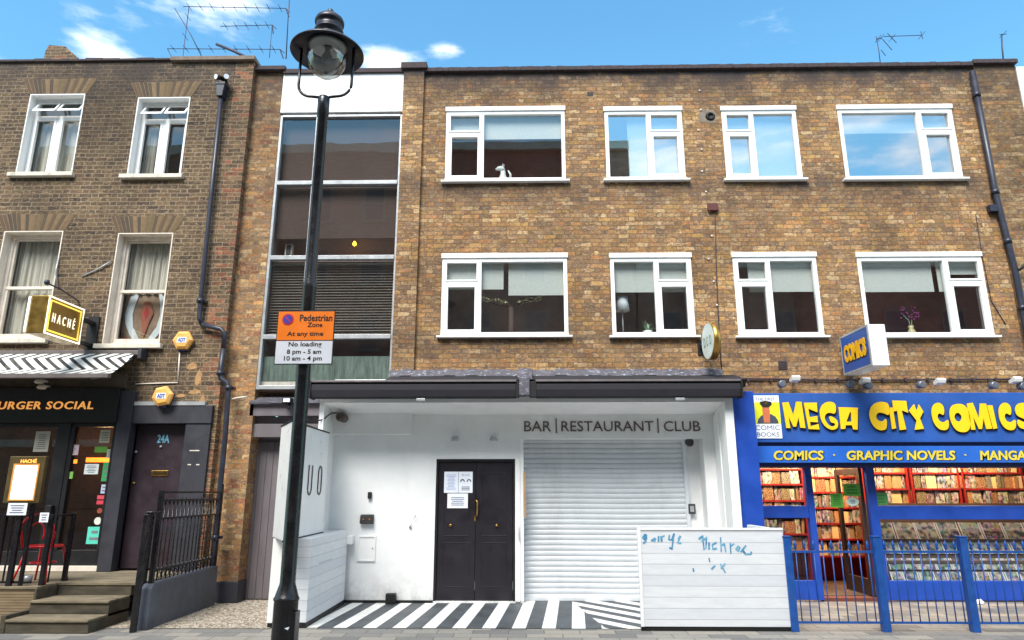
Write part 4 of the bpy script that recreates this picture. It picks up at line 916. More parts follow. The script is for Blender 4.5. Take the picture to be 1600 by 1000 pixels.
# small round DUO sign on a bracket
yd, XD = 10.25, 2.80; ZD = UZ(533, yd, 1110)
rs = thing('round_sign', 'round white DUO sign with a gold rim projecting from the brick wall', 'sign', (XD, yd, ZD))
q = MB(); q.lathe([(.27, XD), (.29, XD + .005), (.29, XD + .10), (.27, XD + .105)], yd, ZD, 48, 'x'); part('gold_rim', q, m_brass, rs)
q = MB(); q.lathe([(.272, XD - .004), (.272, XD - .001)], yd, ZD, 48, 'x'); part('white_face', q, paint('pale_sign_face', (214, 226, 220), .4), rs)
part('lettering', text_mb('DUO', (XD - .005, yd + .17, ZD - .075), (0, -1, 0), Z3, .34, .15, .003, spacing=1.7), paint('sage_letters', (120, 134, 126), .5), rs)
q = MB(); q.box(XD + .03, XD + .07, yd + .29, YF, ZD - .03, ZD + .03); q.box(XD - .0, XD + .10, YF - .02, YF, ZD - .12, ZD + .12); part('bracket', q, m_blk, rs); rs.rotation_euler = (0, 0, R(4))

# ------------------------------------------------------------ white barrier with graffiti
bX0, bX1 = UX(999, 900, 8.8), UX(1230, 905, 8.8)
ba = thing('barrier', 'waist high white boarded barrier with blue graffiti at the right of the bar terrace', 'barrier', ((bX0 + bX1) / 2, 8.8, 0))
q = MB(); q.box(bX0, bX1, 8.8, 8.86, .05, 1.17); part('front_panel', q, m_clad, ba, .004)
q = MB(); q.box(bX1 - .06, bX1, 8.862, 10.0, .05, 1.16); part('side_panel', q, m_clad, ba, .004)
q = MB(); q.box(bX0 - .005, bX0 + .035, 8.785, 8.799, .05, 1.178); q.box(bX0 + .035, bX1, 8.79, 8.799, 1.15, 1.178); part('edge_trim', q, m_whitep, ba, .003)
q = MB(); q.box(bX0 + .0, bX1 - .01, 8.81, 8.85, .004, .05); q.box(bX1 - .05, bX1 - .01, 8.85, 10.0, .004, .05); part('black_base', q, m_blk, ba)
strokes = [[(1004, 841), (1008, 835), (1010, 842), (1006, 843), (1010, 836), (1009, 846), (1005, 849)], [(1018, 845), (1024, 841), (1022, 846)], [(1029, 838), (1029, 846)], [(1033, 838), (1034, 846)], [(1034, 840), (1038, 837)],
           [(1046, 836), (1045, 843), (1050, 844), (1053, 835)], [(1053, 835), (1050, 857), (1046, 856)], [(1060, 842), (1063, 838), (1059, 848), (1064, 849)],
           [(1092, 842), (1098, 838), (1100, 858)], [(1097, 846), (1104, 840), (1103, 856)], [(1108, 848), (1108, 858)], [(1119, 848), (1113, 851), (1114, 858), (1120, 857)], [(1126, 841), (1127, 861)], [(1127, 852), (1132, 850), (1134, 862)],
           [(1141, 849), (1142, 864)], [(1142, 853), (1147, 850)], [(1154, 853), (1150, 858), (1154, 861), (1156, 855)], [(1158, 862), (1165, 853), (1160, 859), (1165, 866), (1173, 866), (1174, 862)],
           [(1108, 872), (1109, 878)], [(1126, 882), (1133, 894)], [(1133, 881), (1127, 888)], [(1117, 884), (1112, 889)], [(1083, 888), (1084, 893)]]
q = MB()
for s_ in strokes:
    pp_ = []
    for (px, py) in s_:
        X, Z = U(px, py, 8.797); pp_.append(Vector((X, 0, Z)))
    for a, b in zip(pp_, pp_[1:]):
        d = (b - a); 
        if d.length < 1e-5: continue
        n_ = Vector((-d.z, 0, d.x)).normalized() * random.uniform(.008, .014); a2, b2 = a - d * .08, b + d * .08; y = 8.798 - random.uniform(.0002, .0012)
        q.quad((a2.x - n_.x, y, a2.z - n_.z), (b2.x - n_.x, y, b2.z - n_.z), (b2.x + n_.x, y, b2.z + n_.z), (a2.x + n_.x, y, a2.z + n_.z))
t = NT('graffiti_paint'); m_graf = t.fin(t.mix(t.rng(t.noise(18, 4), .35, .65), rgb(20, 110, 160), rgb(120, 180, 205)), .5)
part('graffiti', q, m_graf, ba)

# ------------------------------------------------------------ comic shop
YB = 10.55; YG = 11.1
cs = thing('comic_shop_front', 'bright blue comic shop front with yellow lettering and bookshelves behind the glass', 'shopfront', (5.5, YG, 0))
fx0_, fz1, fz0 = UX(1172, 650, YB), UZ(614, YB, 1300), UZ(691, YB, 1300)
q = MB(); q.box(fx0_, 9.5, YB, YF + .05, fz0, fz1); fa = part('fascia', q, m_blue2, cs, .006)
f2z0, f2z1 = UZ(723, YB + .02, 1300), UZ(697, YB + .02, 1300); x2 = UX(1175, 710, YB)
q = MB(); q.box(x2, 9.5, YB + .03, YF + .05, f2z0, f2z1); part('lower_fascia', q, m_blue3, cs, .006)
q = MB(); q.box(fx0_, 9.5, YB + .06, YG + .2, f2z1, fz0); q.box(x2, 9.5, YB + .10, YG + .1, f2z0 - .06, f2z0); part('shadow_board', q, paint('navy_board', (20, 40, 96), .5), cs)
cx0_, cx1_ = UX(1147, 700, YC - .0), UX(1176, 760, YB + .1)
q = MB(); q.box(ox1 + .002, UX(1170, 640, YB) - .002, YC + .12, YG, 0, UZ(616, YB)); q.box(UX(1150, 800, YB), UX(1179, 850, YG), YB + .1, YG + .1, 0, f2z0)
part('blue_column', q, m_blue, cs, .006)
def cbox(mb, pa, pb, za, zb, Y, d=.08): x0, x1, z0, z1 = fit(pa, pb, za, zb, Y); mb.box(x0, x1, Y - .02, Y + d, z0, z1)
q = MB(); gz0, gz1 = 0, f2z0
XM1 = UX(1262, 760, YG), UX(1272, 810, YG)
ma, mb_ = UX(1259, 760, YG), UX(1269, 760, YG); mc, md = UX(1354, 760, YG), UX(1367, 760, YG)
q.box(ma, mb_, YG - .03, YG + .08, .02, gz1); q.box(mc, md, YG - .03, YG + .08, .02, gz1)
sx_ = UX(1179, 780, YG) - .02
tz0, tz1 = UZ(809, YG), UZ(790, YG); bz = UZ(906, YG)
q.box(sx_, ma, YG - .02, YG + .06, tz0, tz1); q.box(md, 9.5, YG - .02, YG + .06, tz0 - .02, tz1)
q.box(sx_, ma, YG - .01, YG + .06, .02, bz); q.box(md, 9.5, YG - .01, YG + .06, .02, bz)
q.box(mb_, mc, YG + .0, YG + .06, gz1 - .05, gz1 - .001)
part('window_frame', q, m_blue, cs, .005)
q = MB(); q.quad((sx_, YG + .03, bz), (ma, YG + .03, bz), (ma, YG + .03, gz1), (sx_, YG + .03, gz1)); q.quad((md, YG + .03, bz), (9.5, YG + .03, bz), (9.5, YG + .03, gz1), (md, YG + .03, gz1)); part('shop_glass', q, g_shop, cs)
q = MB(); k = .08
for (ya, yb, za, zb) in ((YG + .07, YG + .17, .05, gz1 - .06), (YG + .85, YG + .95, .05, gz1 - .06), (YG + .17, YG + .85, .05, .3), (YG + .17, YG + .85, gz1 - .16, gz1 - .06)): q.box(mc - .07, mc - .02, ya, yb, za, zb)
part('open_door', q, paint('dark_door_edge', (48, 36, 34), .5), cs, .004)
# interior
q = MB(); RX0, RX1 = sx_ - .3, 9.6; yb_ = 13.3
q.quad((RX0, YG + .06, 2.75), (RX0, yb_, 2.75), (RX1, yb_, 2.75), (RX1, YG + .06, 2.75))
q.quad((RX0, yb_, 0), (RX1, yb_, 0), (RX1, yb_, 2.8), (RX0, yb_, 2.8)); q.quad((RX0, YG + .1, 0), (RX0, yb_, 0), (RX0, yb_, 2.8), (RX0, YG + .1, 2.8)); q.quad((RX1, YG + .1, 0), (RX1, YG + .1, 2.8), (RX1, yb_, 2.8), (RX1, yb_, 0))
q.box(mb_, mc, YG + .0, YG + .4, 0, .05)
part('shop_interior', q, paint('shop_walls', (104, 56, 42), .8, var=.2, scale=1.5), cs)
q = MB(); q.box(RX0, RX1, YG + .2, yb_, .03, .06); part('shop_floor', q, paint('shop_floor', (92, 76, 62), .5, var=.3, scale=2, dirt=.4), cs)
m_redshelf = paint('red_shelf', (150, 24, 20), .5, var=.1)
def cover_mat(name, sc):
    t = NT(name); oi = t.n('ObjectInfo'); v = t.n('VectorMath'); v.operation = 'ADD'; t.l(t.tc, v.inputs[0])
    k = t.m('MULTIPLY', oi.outputs['Random'], 57.0); t.l(t.comb(k, k, k), v.inputs[1])
    n = t.n('TexNoise'); n.inputs['Scale'].default_value = sc; n.inputs['Detail'].default_value = 1.5; n.inputs['Roughness'].default_value = .5; t.l(v.outputs[0], n.inputs['Vector'])
    hs = t.n('HueSaturation'); hs.inputs['Saturation'].default_value = 1.5; t.l(n.outputs['Color'], hs.inputs['Color'])
    g1 = t.noise(sc * 1.3, 1.5, .5, v.outputs[0])
    c = t.mix(.45, hs.outputs[0], t.ramp(oi.outputs['Random'], [(0, rgb(70, 90, 120)), (.2, rgb(170, 150, 110)), (.4, rgb(120, 130, 134)), (.6, rgb(150, 60, 44)), (.8, rgb(196, 190, 176))], True))
    c = t.mix(t.rng(g1, .5, .62, 0, .8), c, rgb(34, 34, 42)); c = t.mix(t.rng(g1, .42, .34, 0, .8), c, rgb(222, 214, 196))
    return t.fin(c, .2)
def spine_mat():
    t = NT('book_colours'); oi = t.n('ObjectInfo')
    c = t.ramp(oi.outputs['Random'], [(i / 9, rgb(*k)) for i, k in enumerate([(150, 120, 84), (120, 34, 28), (226, 206, 168), (44, 40, 42), (150, 84, 46), (70, 56, 54), (230, 200, 140), (44, 58, 84), (100, 40, 34)])], True)
    c = t.mix(t.rng(t.noise(15, 4, .7), .45, .6, 0, .6), c, rgb(238, 214, 160)); return t.fin(c, .35)
m_cover, m_spine = cover_mat('printed_covers', 2.6), spine_mat()
m_sleeve = cover_mat('sleeved_covers', 11)
_b = [n for n in m_sleeve.node_tree.nodes if n.type == 'BSDF_PRINCIPLED'][0]; _mx = m_sleeve.node_tree.nodes.new('ShaderNodeMix'); _mx.data_type = 'RGBA'; _mx.blend_type = 'MULTIPLY'; _mx.inputs[0].default_value = 1
m_sleeve.node_tree.links.new(_b.inputs[0].links[0].from_socket, _mx.inputs[6]); _mx.inputs[7].default_value = (.62, .64, .66, 1); m_sleeve.node_tree.links.new(_mx.outputs[2], _b.inputs[0])
# wall of shelves at the back: one bookcase per bay, every visible book its own object
bk_src = None; nbook = 0
bays = [(UX(1172, 760, 12.5), UX(1256, 760, 12.5)), (UX(1250, 760, 12.9), UX(1345, 760, 12.9)), (UX(1352, 760, 12.4), UX(1420, 760, 12.4)), (UX(1424, 760, 12.4), UX(1500, 760, 12.4)), (UX(1504, 760, 12.4), UX(1600, 760, 12.4))]
names = ['red bookcase behind the narrow left shop window', 'red bookcase seen through the open shop door', 'red bookcase just right of the shop door', 'red bookcase in the middle of the wide shop window', 'red bookcase at the right end of the wide shop window']
for bi, (xa_, xb_) in enumerate(bays):
    yb2 = (12.5, 12.9, 12.4, 12.4, 12.4)[bi]
    bc = thing('bookcase', names[bi] + ', packed with comics', 'bookcase', ((xa_ + xb_) / 2, yb2, .06))
    q = MB(); q.box(xa_, xa_ + .03, yb2 - .02, yb2 + .3, .06, 2.5); q.box(xb_ - .03, xb_, yb2 - .02, yb2 + .3, .06, 2.5); q.box(xa_, xb_, yb2 + .3, yb2 + .33, .06, 2.5); part('case', q, m_redshelf, bc)
    rows = [1.93, 1.66, 1.39]
    if bi == 0: rows = [2.0, 1.74, 1.46, 1.19, .9, .62]
    if bi == 1: rows = [2.14, 1.87, 1.60, 1.33, 1.06, .79, .5]
    for ri, z in enumerate(rows):
        q = MB(); q.box(xa_ + .03, xb_ - .03, yb2 - .03, yb2 + .3, z - .03, z); part('shelf', q, m_redshelf, bc)
        x = xa_ + .05
        while x < xb_ - .08 and nbook < 295:
            wdt = random.choice((.05, .07, .09, .12, .16, .18)); hgt = random.uniform(.19, .255)
            if bk_src is None:
                q = MB(); q.box(-.5, .5, -.02, .12, 0, 1)
                bk_src = solo('comic_book', q, m_spine, 'comics standing on the red shelves inside the comic shop', 'comic', (0, 0, 0), 'comics on the red shelves inside the shop'); o = bk_src
                bk_cov = bk_src.copy(); bk_cov.data = bk_src.data.copy(); COL.objects.link(bk_cov); bk_cov.data.materials[0] = m_cover; bk_cov.location = (bays[0][0] + .1, yb2 + .2, rows[0] + .001); bk_cov.scale = (.1, 1, .2)
            else: o = (bk_src if random.random() < .45 else bk_cov).copy(); COL.objects.link(o)
            o.location = (x + wdt / 2, yb2 + random.uniform(.0, .04), z + .001); o.scale = (wdt * .94, 1, hgt); o.rotation_euler = (0, R(random.choice((0, 0, 0, 5, -4))), 0)
            x += wdt + random.choice((0.0, .004, .012)); nbook += 1
# slanted window racks with large covers
rk = thing('display_rack', 'slanted rack of comics in plastic sleeves behind the wide lower shop window', 'rack', (UX(1480, 870, 11.5), 11.45, bz))
q = MB(); q.xprism([(11.28, bz + .02), (11.30, bz + .02), (11.78, 1.42), (11.76, 1.42)], md + .02, 9.3); part('backboard', q, paint('brown_board', (70, 48, 40), .7), rk)
def on_rack(z): return 11.28 + (z - bz - .02) / (1.42 - bz - .02) * .48
q = MB()
for z in (bz + .25, bz + .56): q.box(md + .02, 9.3, on_rack(z) - .06, on_rack(z) - .005, z - .02, z + .02)
part('rack_shelf', q, m_brown, rk)
csrc = None; px = 1370; k = 0
rows = [(817, 866, 34.5, 31, 'large sleeved comics along the top of the window rack'), (871, 890, 24.5, 22, 'smaller comics in the middle row of the window rack'), (891, 906, 22, 19, 'comics along the bottom row of the window rack')]
for (pa, pb, step, wd, lab) in rows:
    px = 1371 if step > 30 else 1383
    src = None
    while px < 1640:
        zt_2 = UZ(pa, 11.5, 1480); zb_2 = UZ(pb, 11.3, 1480); y0 = on_rack(zb_2) - .02; y1 = on_rack(zt_2) - .02
        x0 = UX(px, (pa + pb) / 2, 11.45); x1 = UX(px + wd, (pa + pb) / 2, 11.45)
        if src is None:
            q = MB(); q.xprism([(-.012, 0), (-.002, 0), (y1 - y0 - .002, zt_2 - zb_2), (y1 - y0 - .012, zt_2 - zb_2)], -(x1 - x0) / 2, (x1 - x0) / 2)
            q.cur = 1; e = .008
            for s_ in (-1, 1): q.xprism([(-.016, 0), (-.004, 0), (y1 - y0 - .004, zt_2 - zb_2), (y1 - y0 - .016, zt_2 - zb_2)], s_ * (x1 - x0) / 2 - e, s_ * (x1 - x0) / 2 + e)
            src = o = tag(mesh_obj('comic_book', q, [m_sleeve, paint('sleeve_edge', (205, 205, 206), .3)]), lab, 'comic', lab)
        else: o = src.copy(); COL.objects.link(o)
        o.location = ((x0 + x1) / 2, y0, zb_2); o.rotation_euler = (0, R(random.uniform(-1, 1)), 0); px += step
for X, Y in ((3.9, 11.9), (5.0, 12.0), (6.1, 11.8), (7.6, 11.8)):     # warm shop lamps
    q = MB(); q.lathe([(.07, 2.74), (.07, 2.66), (.05, 2.63)], X, Y, 20)
    sp = solo('ceiling_spotlight', q, m_lgrey, 'round ceiling spotlight inside the comic shop', 'spotlight', (X, Y, 2.66), 'ceiling spotlights inside the comic shop')
    q = MB(); q.lathe([(.045, 2.629), (.045, 2.626)], X, Y, 16); part('bulb', q, emit('warm_bulb', (255, 206, 140), 20) if 'wb' not in CACHE else CACHE['wb'], sp)
    L_ = bpy.data.lights.new('shop_lamp', 'POINT'); L_.energy = 80; L_.color = (1, .70, .40); L_.shadow_soft_size = .12
    lo = bpy.data.objects.new('shop_lamp', L_); COL.objects.link(lo); lo.location = (X, Y, 2.5)
# stickers
m_green = paint('green_sticker', (96, 178, 62), .5); m_pale = paint('pale_sticker', (206, 226, 216), .5)
o_, r_ = sheet(1298, 1317, 771, 793, YG + .02, 'upright green sticker hanging in the comic shop doorway', 'sticker', 'sticker', m_green); lines(o_, r_, 6, YG + .02, mat=paint('dkgreen', (50, 120, 40), .6))
o_, r_ = sheet(1318, 1344, 756, 775, YG + .02, 'wide green sticker high in the comic shop doorway', 'sticker', 'sticker', m_green); lines(o_, r_, 3, YG + .02, mat=CACHE['dkgreen'])
o_, r_ = sheet(1367, 1387, 770, 789, YG - .005, 'green poster on the glass right of the comic shop door', 'sticker', 'sticker', paint('dull_green', (84, 150, 84), .5)); lines(o_, r_, 3, YG - .005, mat=CACHE['dkgreen'])
X, Z = U(1332, 784, YG + .02); q = MB(); q.lathe([(1.0, -.003), (1.0, 0)], 0, 0, 28, 'y'); q.v = [(X + v[0] * .1, YG + .02 + v[1], Z + v[2] * .06) for v in q.v]; st_ = solo('sticker', q, m_pale, 'oval pale sticker below the wide green one in the doorway', 'sticker', (X, YG, Z))
lines(st_, (X - .07, X + .07, Z - .04, Z + .04), 3, YG + .02)
# fascia letters, traced shapes
def c7(pts): return [(1150 + x / 3.5556, 590 + y / 3.5556) for x, y in pts]
def c5(pts): return [(1160 + x / 10, 600 + y / 10) for x, y in pts]
C_ = [(847, 150), (825, 136), (790, 135), (765, 145), (745, 165), (736, 200), (742, 235), (758, 268), (782, 290), (815, 295), (836, 282), (833, 222), (812, 245), (785, 240), (772, 215), (785, 195), (812, 196), (852, 215)]
C2 = [(1152, 215), (1152, 160), (1120, 135), (1088, 155), (1081, 195), (1092, 250), (1122, 288), (1160, 295), (1180, 278), (1176, 228), (1155, 250), (1127, 245), (1112, 215), (1125, 195)]
LET = [('M', [c5([(615, 295), (712, 285), (788, 490), (832, 280), (915, 280), (978, 690), (898, 685), (868, 520), (832, 668), (788, 668), (712, 510), (742, 690), (680, 690)])]),
       ('E', [c5([(950, 295), (1155, 292), (1165, 445), (1022, 388), (1042, 520), (1162, 500), (1172, 600), (1048, 592), (1056, 662), (1180, 625), (1196, 712), (1025, 705)])]),
       ('G', [c5([(1452, 300), (1340, 272), (1250, 312), (1198, 400), (1205, 520), (1258, 645), (1360, 718), (1440, 715), (1490, 670), (1480, 560), (1340, 482), (1366, 605), (1440, 612), (1442, 655), (1375, 670), (1312, 615), (1272, 530), (1292, 470), (1350, 445), (1452, 478)])]),
       ('A', [c7([(567, 165), (674, 168), (672, 290), (648, 288), (641, 265), (606, 265), (604, 284), (580, 287)]), c7([(610, 245), (638, 246), (636, 190), (628, 196)])]),
       ('C', [c7(C_)]), ('I', [c7([(846, 168), (867, 166), (886, 282), (863, 287)])]),
       ('T', [c7([(864, 128), (942, 130), (952, 196), (916, 182), (942, 288), (906, 292), (892, 184), (872, 190)])]),
       ('Y', [c7([(957, 185), (985, 148), (1001, 188), (1012, 150), (1037, 190), (1018, 226), (1040, 285), (990, 290), (1000, 240)])]),
       ('C', [c7(C2)]),
       ('O', [c7([(1225, 145), (1190, 158), (1180, 200), (1193, 260), (1225, 300), (1272, 306), (1296, 285), (1299, 235), (1286, 178), (1262, 150)]), c7([(1228, 192), (1208, 207), (1211, 232), (1228, 247), (1248, 240), (1250, 212)])]),
       ('M', [c7([(1278, 145), (1310, 140), (1345, 228), (1351, 145), (1384, 145), (1418, 284), (1386, 286), (1370, 225), (1362, 286), (1345, 286), (1313, 218), (1326, 290), (1303, 290)])]),
       ('I', [c7([(1390, 155), (1420, 155), (1447, 282), (1424, 286)])]),
       ('C', [c7([(x + 372, y) for x, y in C2])]),
       ('S', [c7([(1605, 140), (1560, 143), (1543, 178), (1556, 215), (1605, 232), (1608, 244), (1590, 248), (1556, 228), (1562, 276), (1610, 292), (1652, 262), (1645, 212), (1590, 190), (1600, 180), (1645, 196), (1640, 148)])])]
m_lshadow = paint('dark_letter_shadow', (24, 28, 30), .6)
def soften(lp):
    r = []
    for a, b in zip(lp, lp[1:] + lp[:1]): r += [(a[0] * .75 + b[0] * .25, a[1] * .75 + b[1] * .25), (a[0] * .25 + b[0] * .75, a[1] * .25 + b[1] * .75)]
    return r
for nm, loops in LET:
    if nm in 'COGS': loops = [soften(soften(lp)) for lp in loops]
    lt = part('letter', outline_mb([[U(p[0], p[1], YB - .02) for p in lp] for lp in loops], lambda a, b: (a, YB - .028, b), (0, -.014, 0)), m_yellow, cs)
    part('letter_edge', outline_mb([[(U(p[0], p[1], YB - .02)[0] + .012, U(p[0], p[1], YB - .02)[1] - .012) for p in lp] for lp in loops], lambda a, b: (a + .008, YB - .002, b - .008), (0, -.018, 0)), m_lshadow, lt)
for body, a, b in (('COMICS', 1208, 1286), ('GRAPHIC NOVELS', 1322, 1492), ('MANGA', 1531, 1603)):
    a_, b_, c_, d_ = fit(a, b, 704, 719, YB + .02)
    lt = part('lettering', text_mb(body, (a_, YB + .028, c_), X3, Z3, b_ - a_, d_ - c_, .008, bold=.03, shear=.12), paint('ochre_letters', (222, 200, 70), .5), cs)
    part('lettering_edge', text_mb(body, (a_ + .006, YB + .0295, c_ - .006), X3, Z3, b_ - a_ + .01, d_ - c_ + .006, .004, bold=.06, shear=.12), m_lshadow, lt)
for px in (1303, 1508):
    X, Z = U(px, 711, YB + .03); q = MB(); q.lathe([(.014, YB + .03), (.014, YB + .02)], X, Z, 12, 'y'); part('dot', q, CACHE['ochre_letters'], cs)
# emblem panel with a capped figure
x0, x1, z0, z1 = fit(1176, 1219, 618, 685, YB); W_, H_ = x1 - x0, z1 - z0; yp = YB - .012
q = MB(); q.box(x0, x1, yp, YB - .001, z0, z1); ep = solo('poster_panel', q, m_paper, 'white and yellow panel with a capped bust, at the left end of the blue fascia', 'sign panel', ((x0 + x1) / 2, YB, z0))
q = MB(); q.box(x0 + .0, x1 - .0, yp - .003, yp - .0005, z0 + H_ * .34, z0 + H_ * .84); part('yellow_ground', q, paint('acid_yellow', (226, 228, 40), .5), ep)
E = lambda u, v: (x0 + W_ * u, z0 + H_ * v)
q = MB(); q.yprism([E(.14, .345), (E(.18, .44)), E(.3, .52), E(.42, .56), E(.66, .56), E(.82, .5), E(.9, .4), E(.9, .345)], yp - .006, yp - .0035); part('jacket', q, paint('slate', (62, 70, 84), .6), ep)
q = MB(); q.yprism([E(.38, .36), E(.36, .60), E(.36, .72), E(.62, .72), E(.62, .58), E(.60, .36)], yp - .009, yp - .0065); part('face', q, paint('terracotta', (206, 112, 74), .6), ep)
q = MB(); q.yprism([E(.28, .82), E(.38, .72), E(.60, .72), E(.72, .80), E(.7, .845), E(.5, .875), E(.3, .85)], yp - .012, yp - .0095); part('cap', q, m_lshadow, ep)
q = MB(); q.yprism([E(.46, .79), E(.55, .79), E(.55, .85), E(.46, .85)], yp - .014, yp - .0125); part('badge', q, m_brass, ep)
part('print', text_mb('COMIC', (x0 + W_ * .06, yp - .0005, z0 + H_ * .19), X3, Z3, W_ * .88, H_ * .11, .002), m_ink, ep); part('print', text_mb('BOOKS', (x0 + W_ * .1, yp - .0005, z0 + H_ * .04), X3, Z3, W_ * .8, H_ * .1, .002), m_ink, ep)
part('print', text_mb('THE FIRST', (x0 + W_ * .14, yp - .0005, z0 + H_ * .88), X3, Z3, W_ * .72, H_ * .07, .002), m_ink, ep)
# projecting COMICS box
XB_ = 4.93; yn_, yf_ = 9.62, 10.5; zb0_, zb1_ = 3.34, 3.94
cb = thing('projecting_sign', 'blue box sign reading COMICS in orange, projecting below the right windows', 'sign', (XB_, 10.0, zb0_))
q = MB(); q.box(XB_, XB_ + .24, yn_, yf_, zb0_, zb1_); part('white_case', q, m_whitep, cb, .006)
q = MB(); q.box(XB_ - .012, XB_ - .001, yn_ + .03, yf_ - .03, zb0_ + .03, zb1_ - .03); part('blue_face', q, m_blue2, cb)
q = MB(); k = .028
for (a, b, c, d) in ((yn_, yn_ + k, zb0_, zb1_), (yf_ - k, yf_, zb0_, zb1_), (yn_ + k, yf_ - k, zb0_, zb0_ + k), (yn_ + k, yf_ - k, zb1_ - k, zb1_)): q.box(XB_ - .016, XB_ - .0005, a, b, c, d)
part('edge_frame', q, m_lgrey, cb)
part('lettering', text_mb('COMICS', (XB_ - .016, yf_ - .1, zb0_ + .17), (0, -1, .0), Z3, .68, .27, .006, bold=.06), paint('orange_yellow', (255, 186, 10), .5), cb)
part('lettering_edge', text_mb('COMICS', (XB_ - .0125, yf_ - .09, zb0_ + .15), (0, -1, 0), Z3, .70, .28, .003, bold=.09), m_lshadow, cb)
q = MB(); q.box(XB_ + .09, XB_ + .15, yf_, YF, zb0_ + .1, zb0_ + .16); q.box(XB_ + .09, XB_ + .15, yf_, YF, zb1_ - .16, zb1_ - .1); part('bracket', q, m_blk, cb)
# conduit and floodlights above the fascia
zc_ = UZ(594, YF - .02, 1300)
q = MB(); q.tube([(UX(1150, 592, YF), YF - .03, UZ(591, YF - .02, 1300)), (5.0, YF - .03, zc_), (9.0, YF - .03, zc_ + .01)], .014, 8)
for i in range(16): X = 3.5 + i * .35; q.box(X, X + .03, YF - .05, YF, zc_ - .02, zc_ + .03)
solo('conduit', q, m_cope, 'brown electrical conduit running along the wall above the blue fascia', 'conduit', (3.5, YF, zc_))
lights = [(1222, 600, 0), (1329, 600, 0), (1357, 602, 0), (1440, 601, 0), (1553, 602, 0), (1598, 603, 0), (1242, 592, 1), (1351, 595, 1), (1468, 596, 1), (1587, 594, 1)]
ordn = ['above the M of the blue fascia', 'left of the pair beside the Y', 'right of the pair beside the Y', 'above the first C of the last word', 'above the second I', 'at the very edge of the frame', 'above the letter E', 'just over the grey pair', 'above the O', 'near the right edge']
for (px, py, wht), lb_ in zip(lights, ordn):
    X, Z = U(px, py, YF - .2); q = MB()
    if wht: q.xprism([(YF - .28, Z + .02), (YF - .24, Z + .05), (YF - .12, Z + .0), (YF - .14, Z - .05), (YF - .26, Z - .03)], X - .06, X + .06)
    else: q.lathe([(.035, YF - .1), (.055, YF - .13), (.06, YF - .22), (.045, YF - .24)], X, Z, 16, 'y')
    sp = solo('floodlight', q, m_whitep if wht else paint('grey_lamp_metal', (120, 126, 138), .35, .5), ('small white floodlight ' if wht else 'small grey floodlight ') + lb_, 'floodlight', (X, YF - .1, Z), bevel=.004 if wht else 0)
    q = MB(); q.tube([(X, YF - .14, Z + .02), (X, YF - .08, zc_)], .012, 6); part('arm', q, m_blk, sp)

# ------------------------------------------------------------ restaurant front on the left
YR = 10.6; DK = .46
rf = thing('restaurant_front', 'dark restaurant front with gold lettering on its fascia and a grey side door', 'shopfront', (-7.5, YR, DK))
a0, a1 = UX(-60, 640, YR), UX(184, 640, YR - .1)
fzt, fzb = UZ(606, YR - .1, 100), UZ(660, YR - .1, 100)
q = MB(); q.box(-12, a1, YR - .12, YR + .1, fzb, fzt); part('fascia', q, m_blk, rf, .006)
q = MB(); q.box(-12, a1 + .02, YR - .05, YR + .1, fzt + .001, 3.42); part('backing_board', q, paint('grimy_board', (84, 70, 56), .9, var=.3, dirt=.4), rf)
m_gold = emit('lit_gold_letters', (255, 176, 92), .32)
tb = text_mb('HACH\u00c9 BURGER SOCIAL', (UX(-94, 634, YR - .12), YR - .121, UZ(639.5, YR - .12, 80)), X3, Z3, UX(146, 634, YR - .12) - UX(-94, 634, YR - .12), (UZ(627, YR - .12, 80) - UZ(639.5, YR - .12, 80)) * 1.22, .012, bold=.014, shear=.12, spacing=1.12)
part('lettering', tb, m_gold, rf)
p0, p1 = UX(185, 640, YR - .04), UX(209, 640, YR - .04); zt3 = UZ(612, YR, 200)
q = MB(); q.box(a1 + .001, p1, YR - .08, YR + .1, DK, zt3)
e1 = UX(334, 640, YR); e0 = UX(291, 670, YR)
q.box(p1, e1, YR - .05, YR + .1, UZ(662, YR, 260), UZ(634, YR, 260)); q.box(e0, e1 - .01, YR - .03, YR + .1, .3, UZ(662, YR, 260))
part('pilaster', q, m_dgrey, rf, .006)
q = MB(); q.box(p1 + .003, e1 - .12, YR - .06, YR + .02, UZ(634, YR, 260) + .001, UZ(628, YR, 260)); part('lead_strip', q, m_lgrey, rf)
q = MB(); q.yprism([(a1 - .1, 3.0), (p1, 3.0), (e1, 3.0), (e1, 2.75), (p1, 2.75), (a1 - .1, 2.75)], YR + .03, YR + .1); part('brick_infill', q, m_brick_l, rf)
# door 24A
da, db = p1, e0; yd2 = YR + .14
q = MB(); q.box(da, db, yd2, yd2 + .05, DK + .03, UZ(662, YR, 250) - .001); m_pdoor = paint('plum_black_door', (50, 38, 46), .45, var=.15)
for (za, zb) in ((DK + .2, 1.25), (1.62, 2.2)):
    for (u0, u1) in ((da + .1, (da + db) / 2 - .04), ((da + db) / 2 + .04, db - .1)): q.box(u0, u1, yd2 - .008, yd2, za, zb) if False else None
dr_ = part('door_leaf', q, m_pdoor, rf, .003)
a_, b_, c_, d_ = fit(246, 265, 679, 692, yd2)
part('house_number', text_mb('24A', (a_, yd2 - .001, c_), X3, Z3, b_ - a_, d_ - c_, .004, bold=.02), paint('pale_blue_digits', (120, 184, 214), .5), dr_)
a_, b_, c_, d_ = fit(237, 263, 735, 744, yd2); q = MB(); k = .02
q.box(a_, b_, yd2 - .012, yd2 - .001, c_, d_); lp_ = part('letter_plate', q, m_brass, dr_, .003); q = MB(); q.box(a_ + k, b_ - k, yd2 - .015, yd2 - .0125, c_ + k, d_ - k); part('flap', q, paint('dull_brass', (90, 72, 44), .4, .7), lp_)
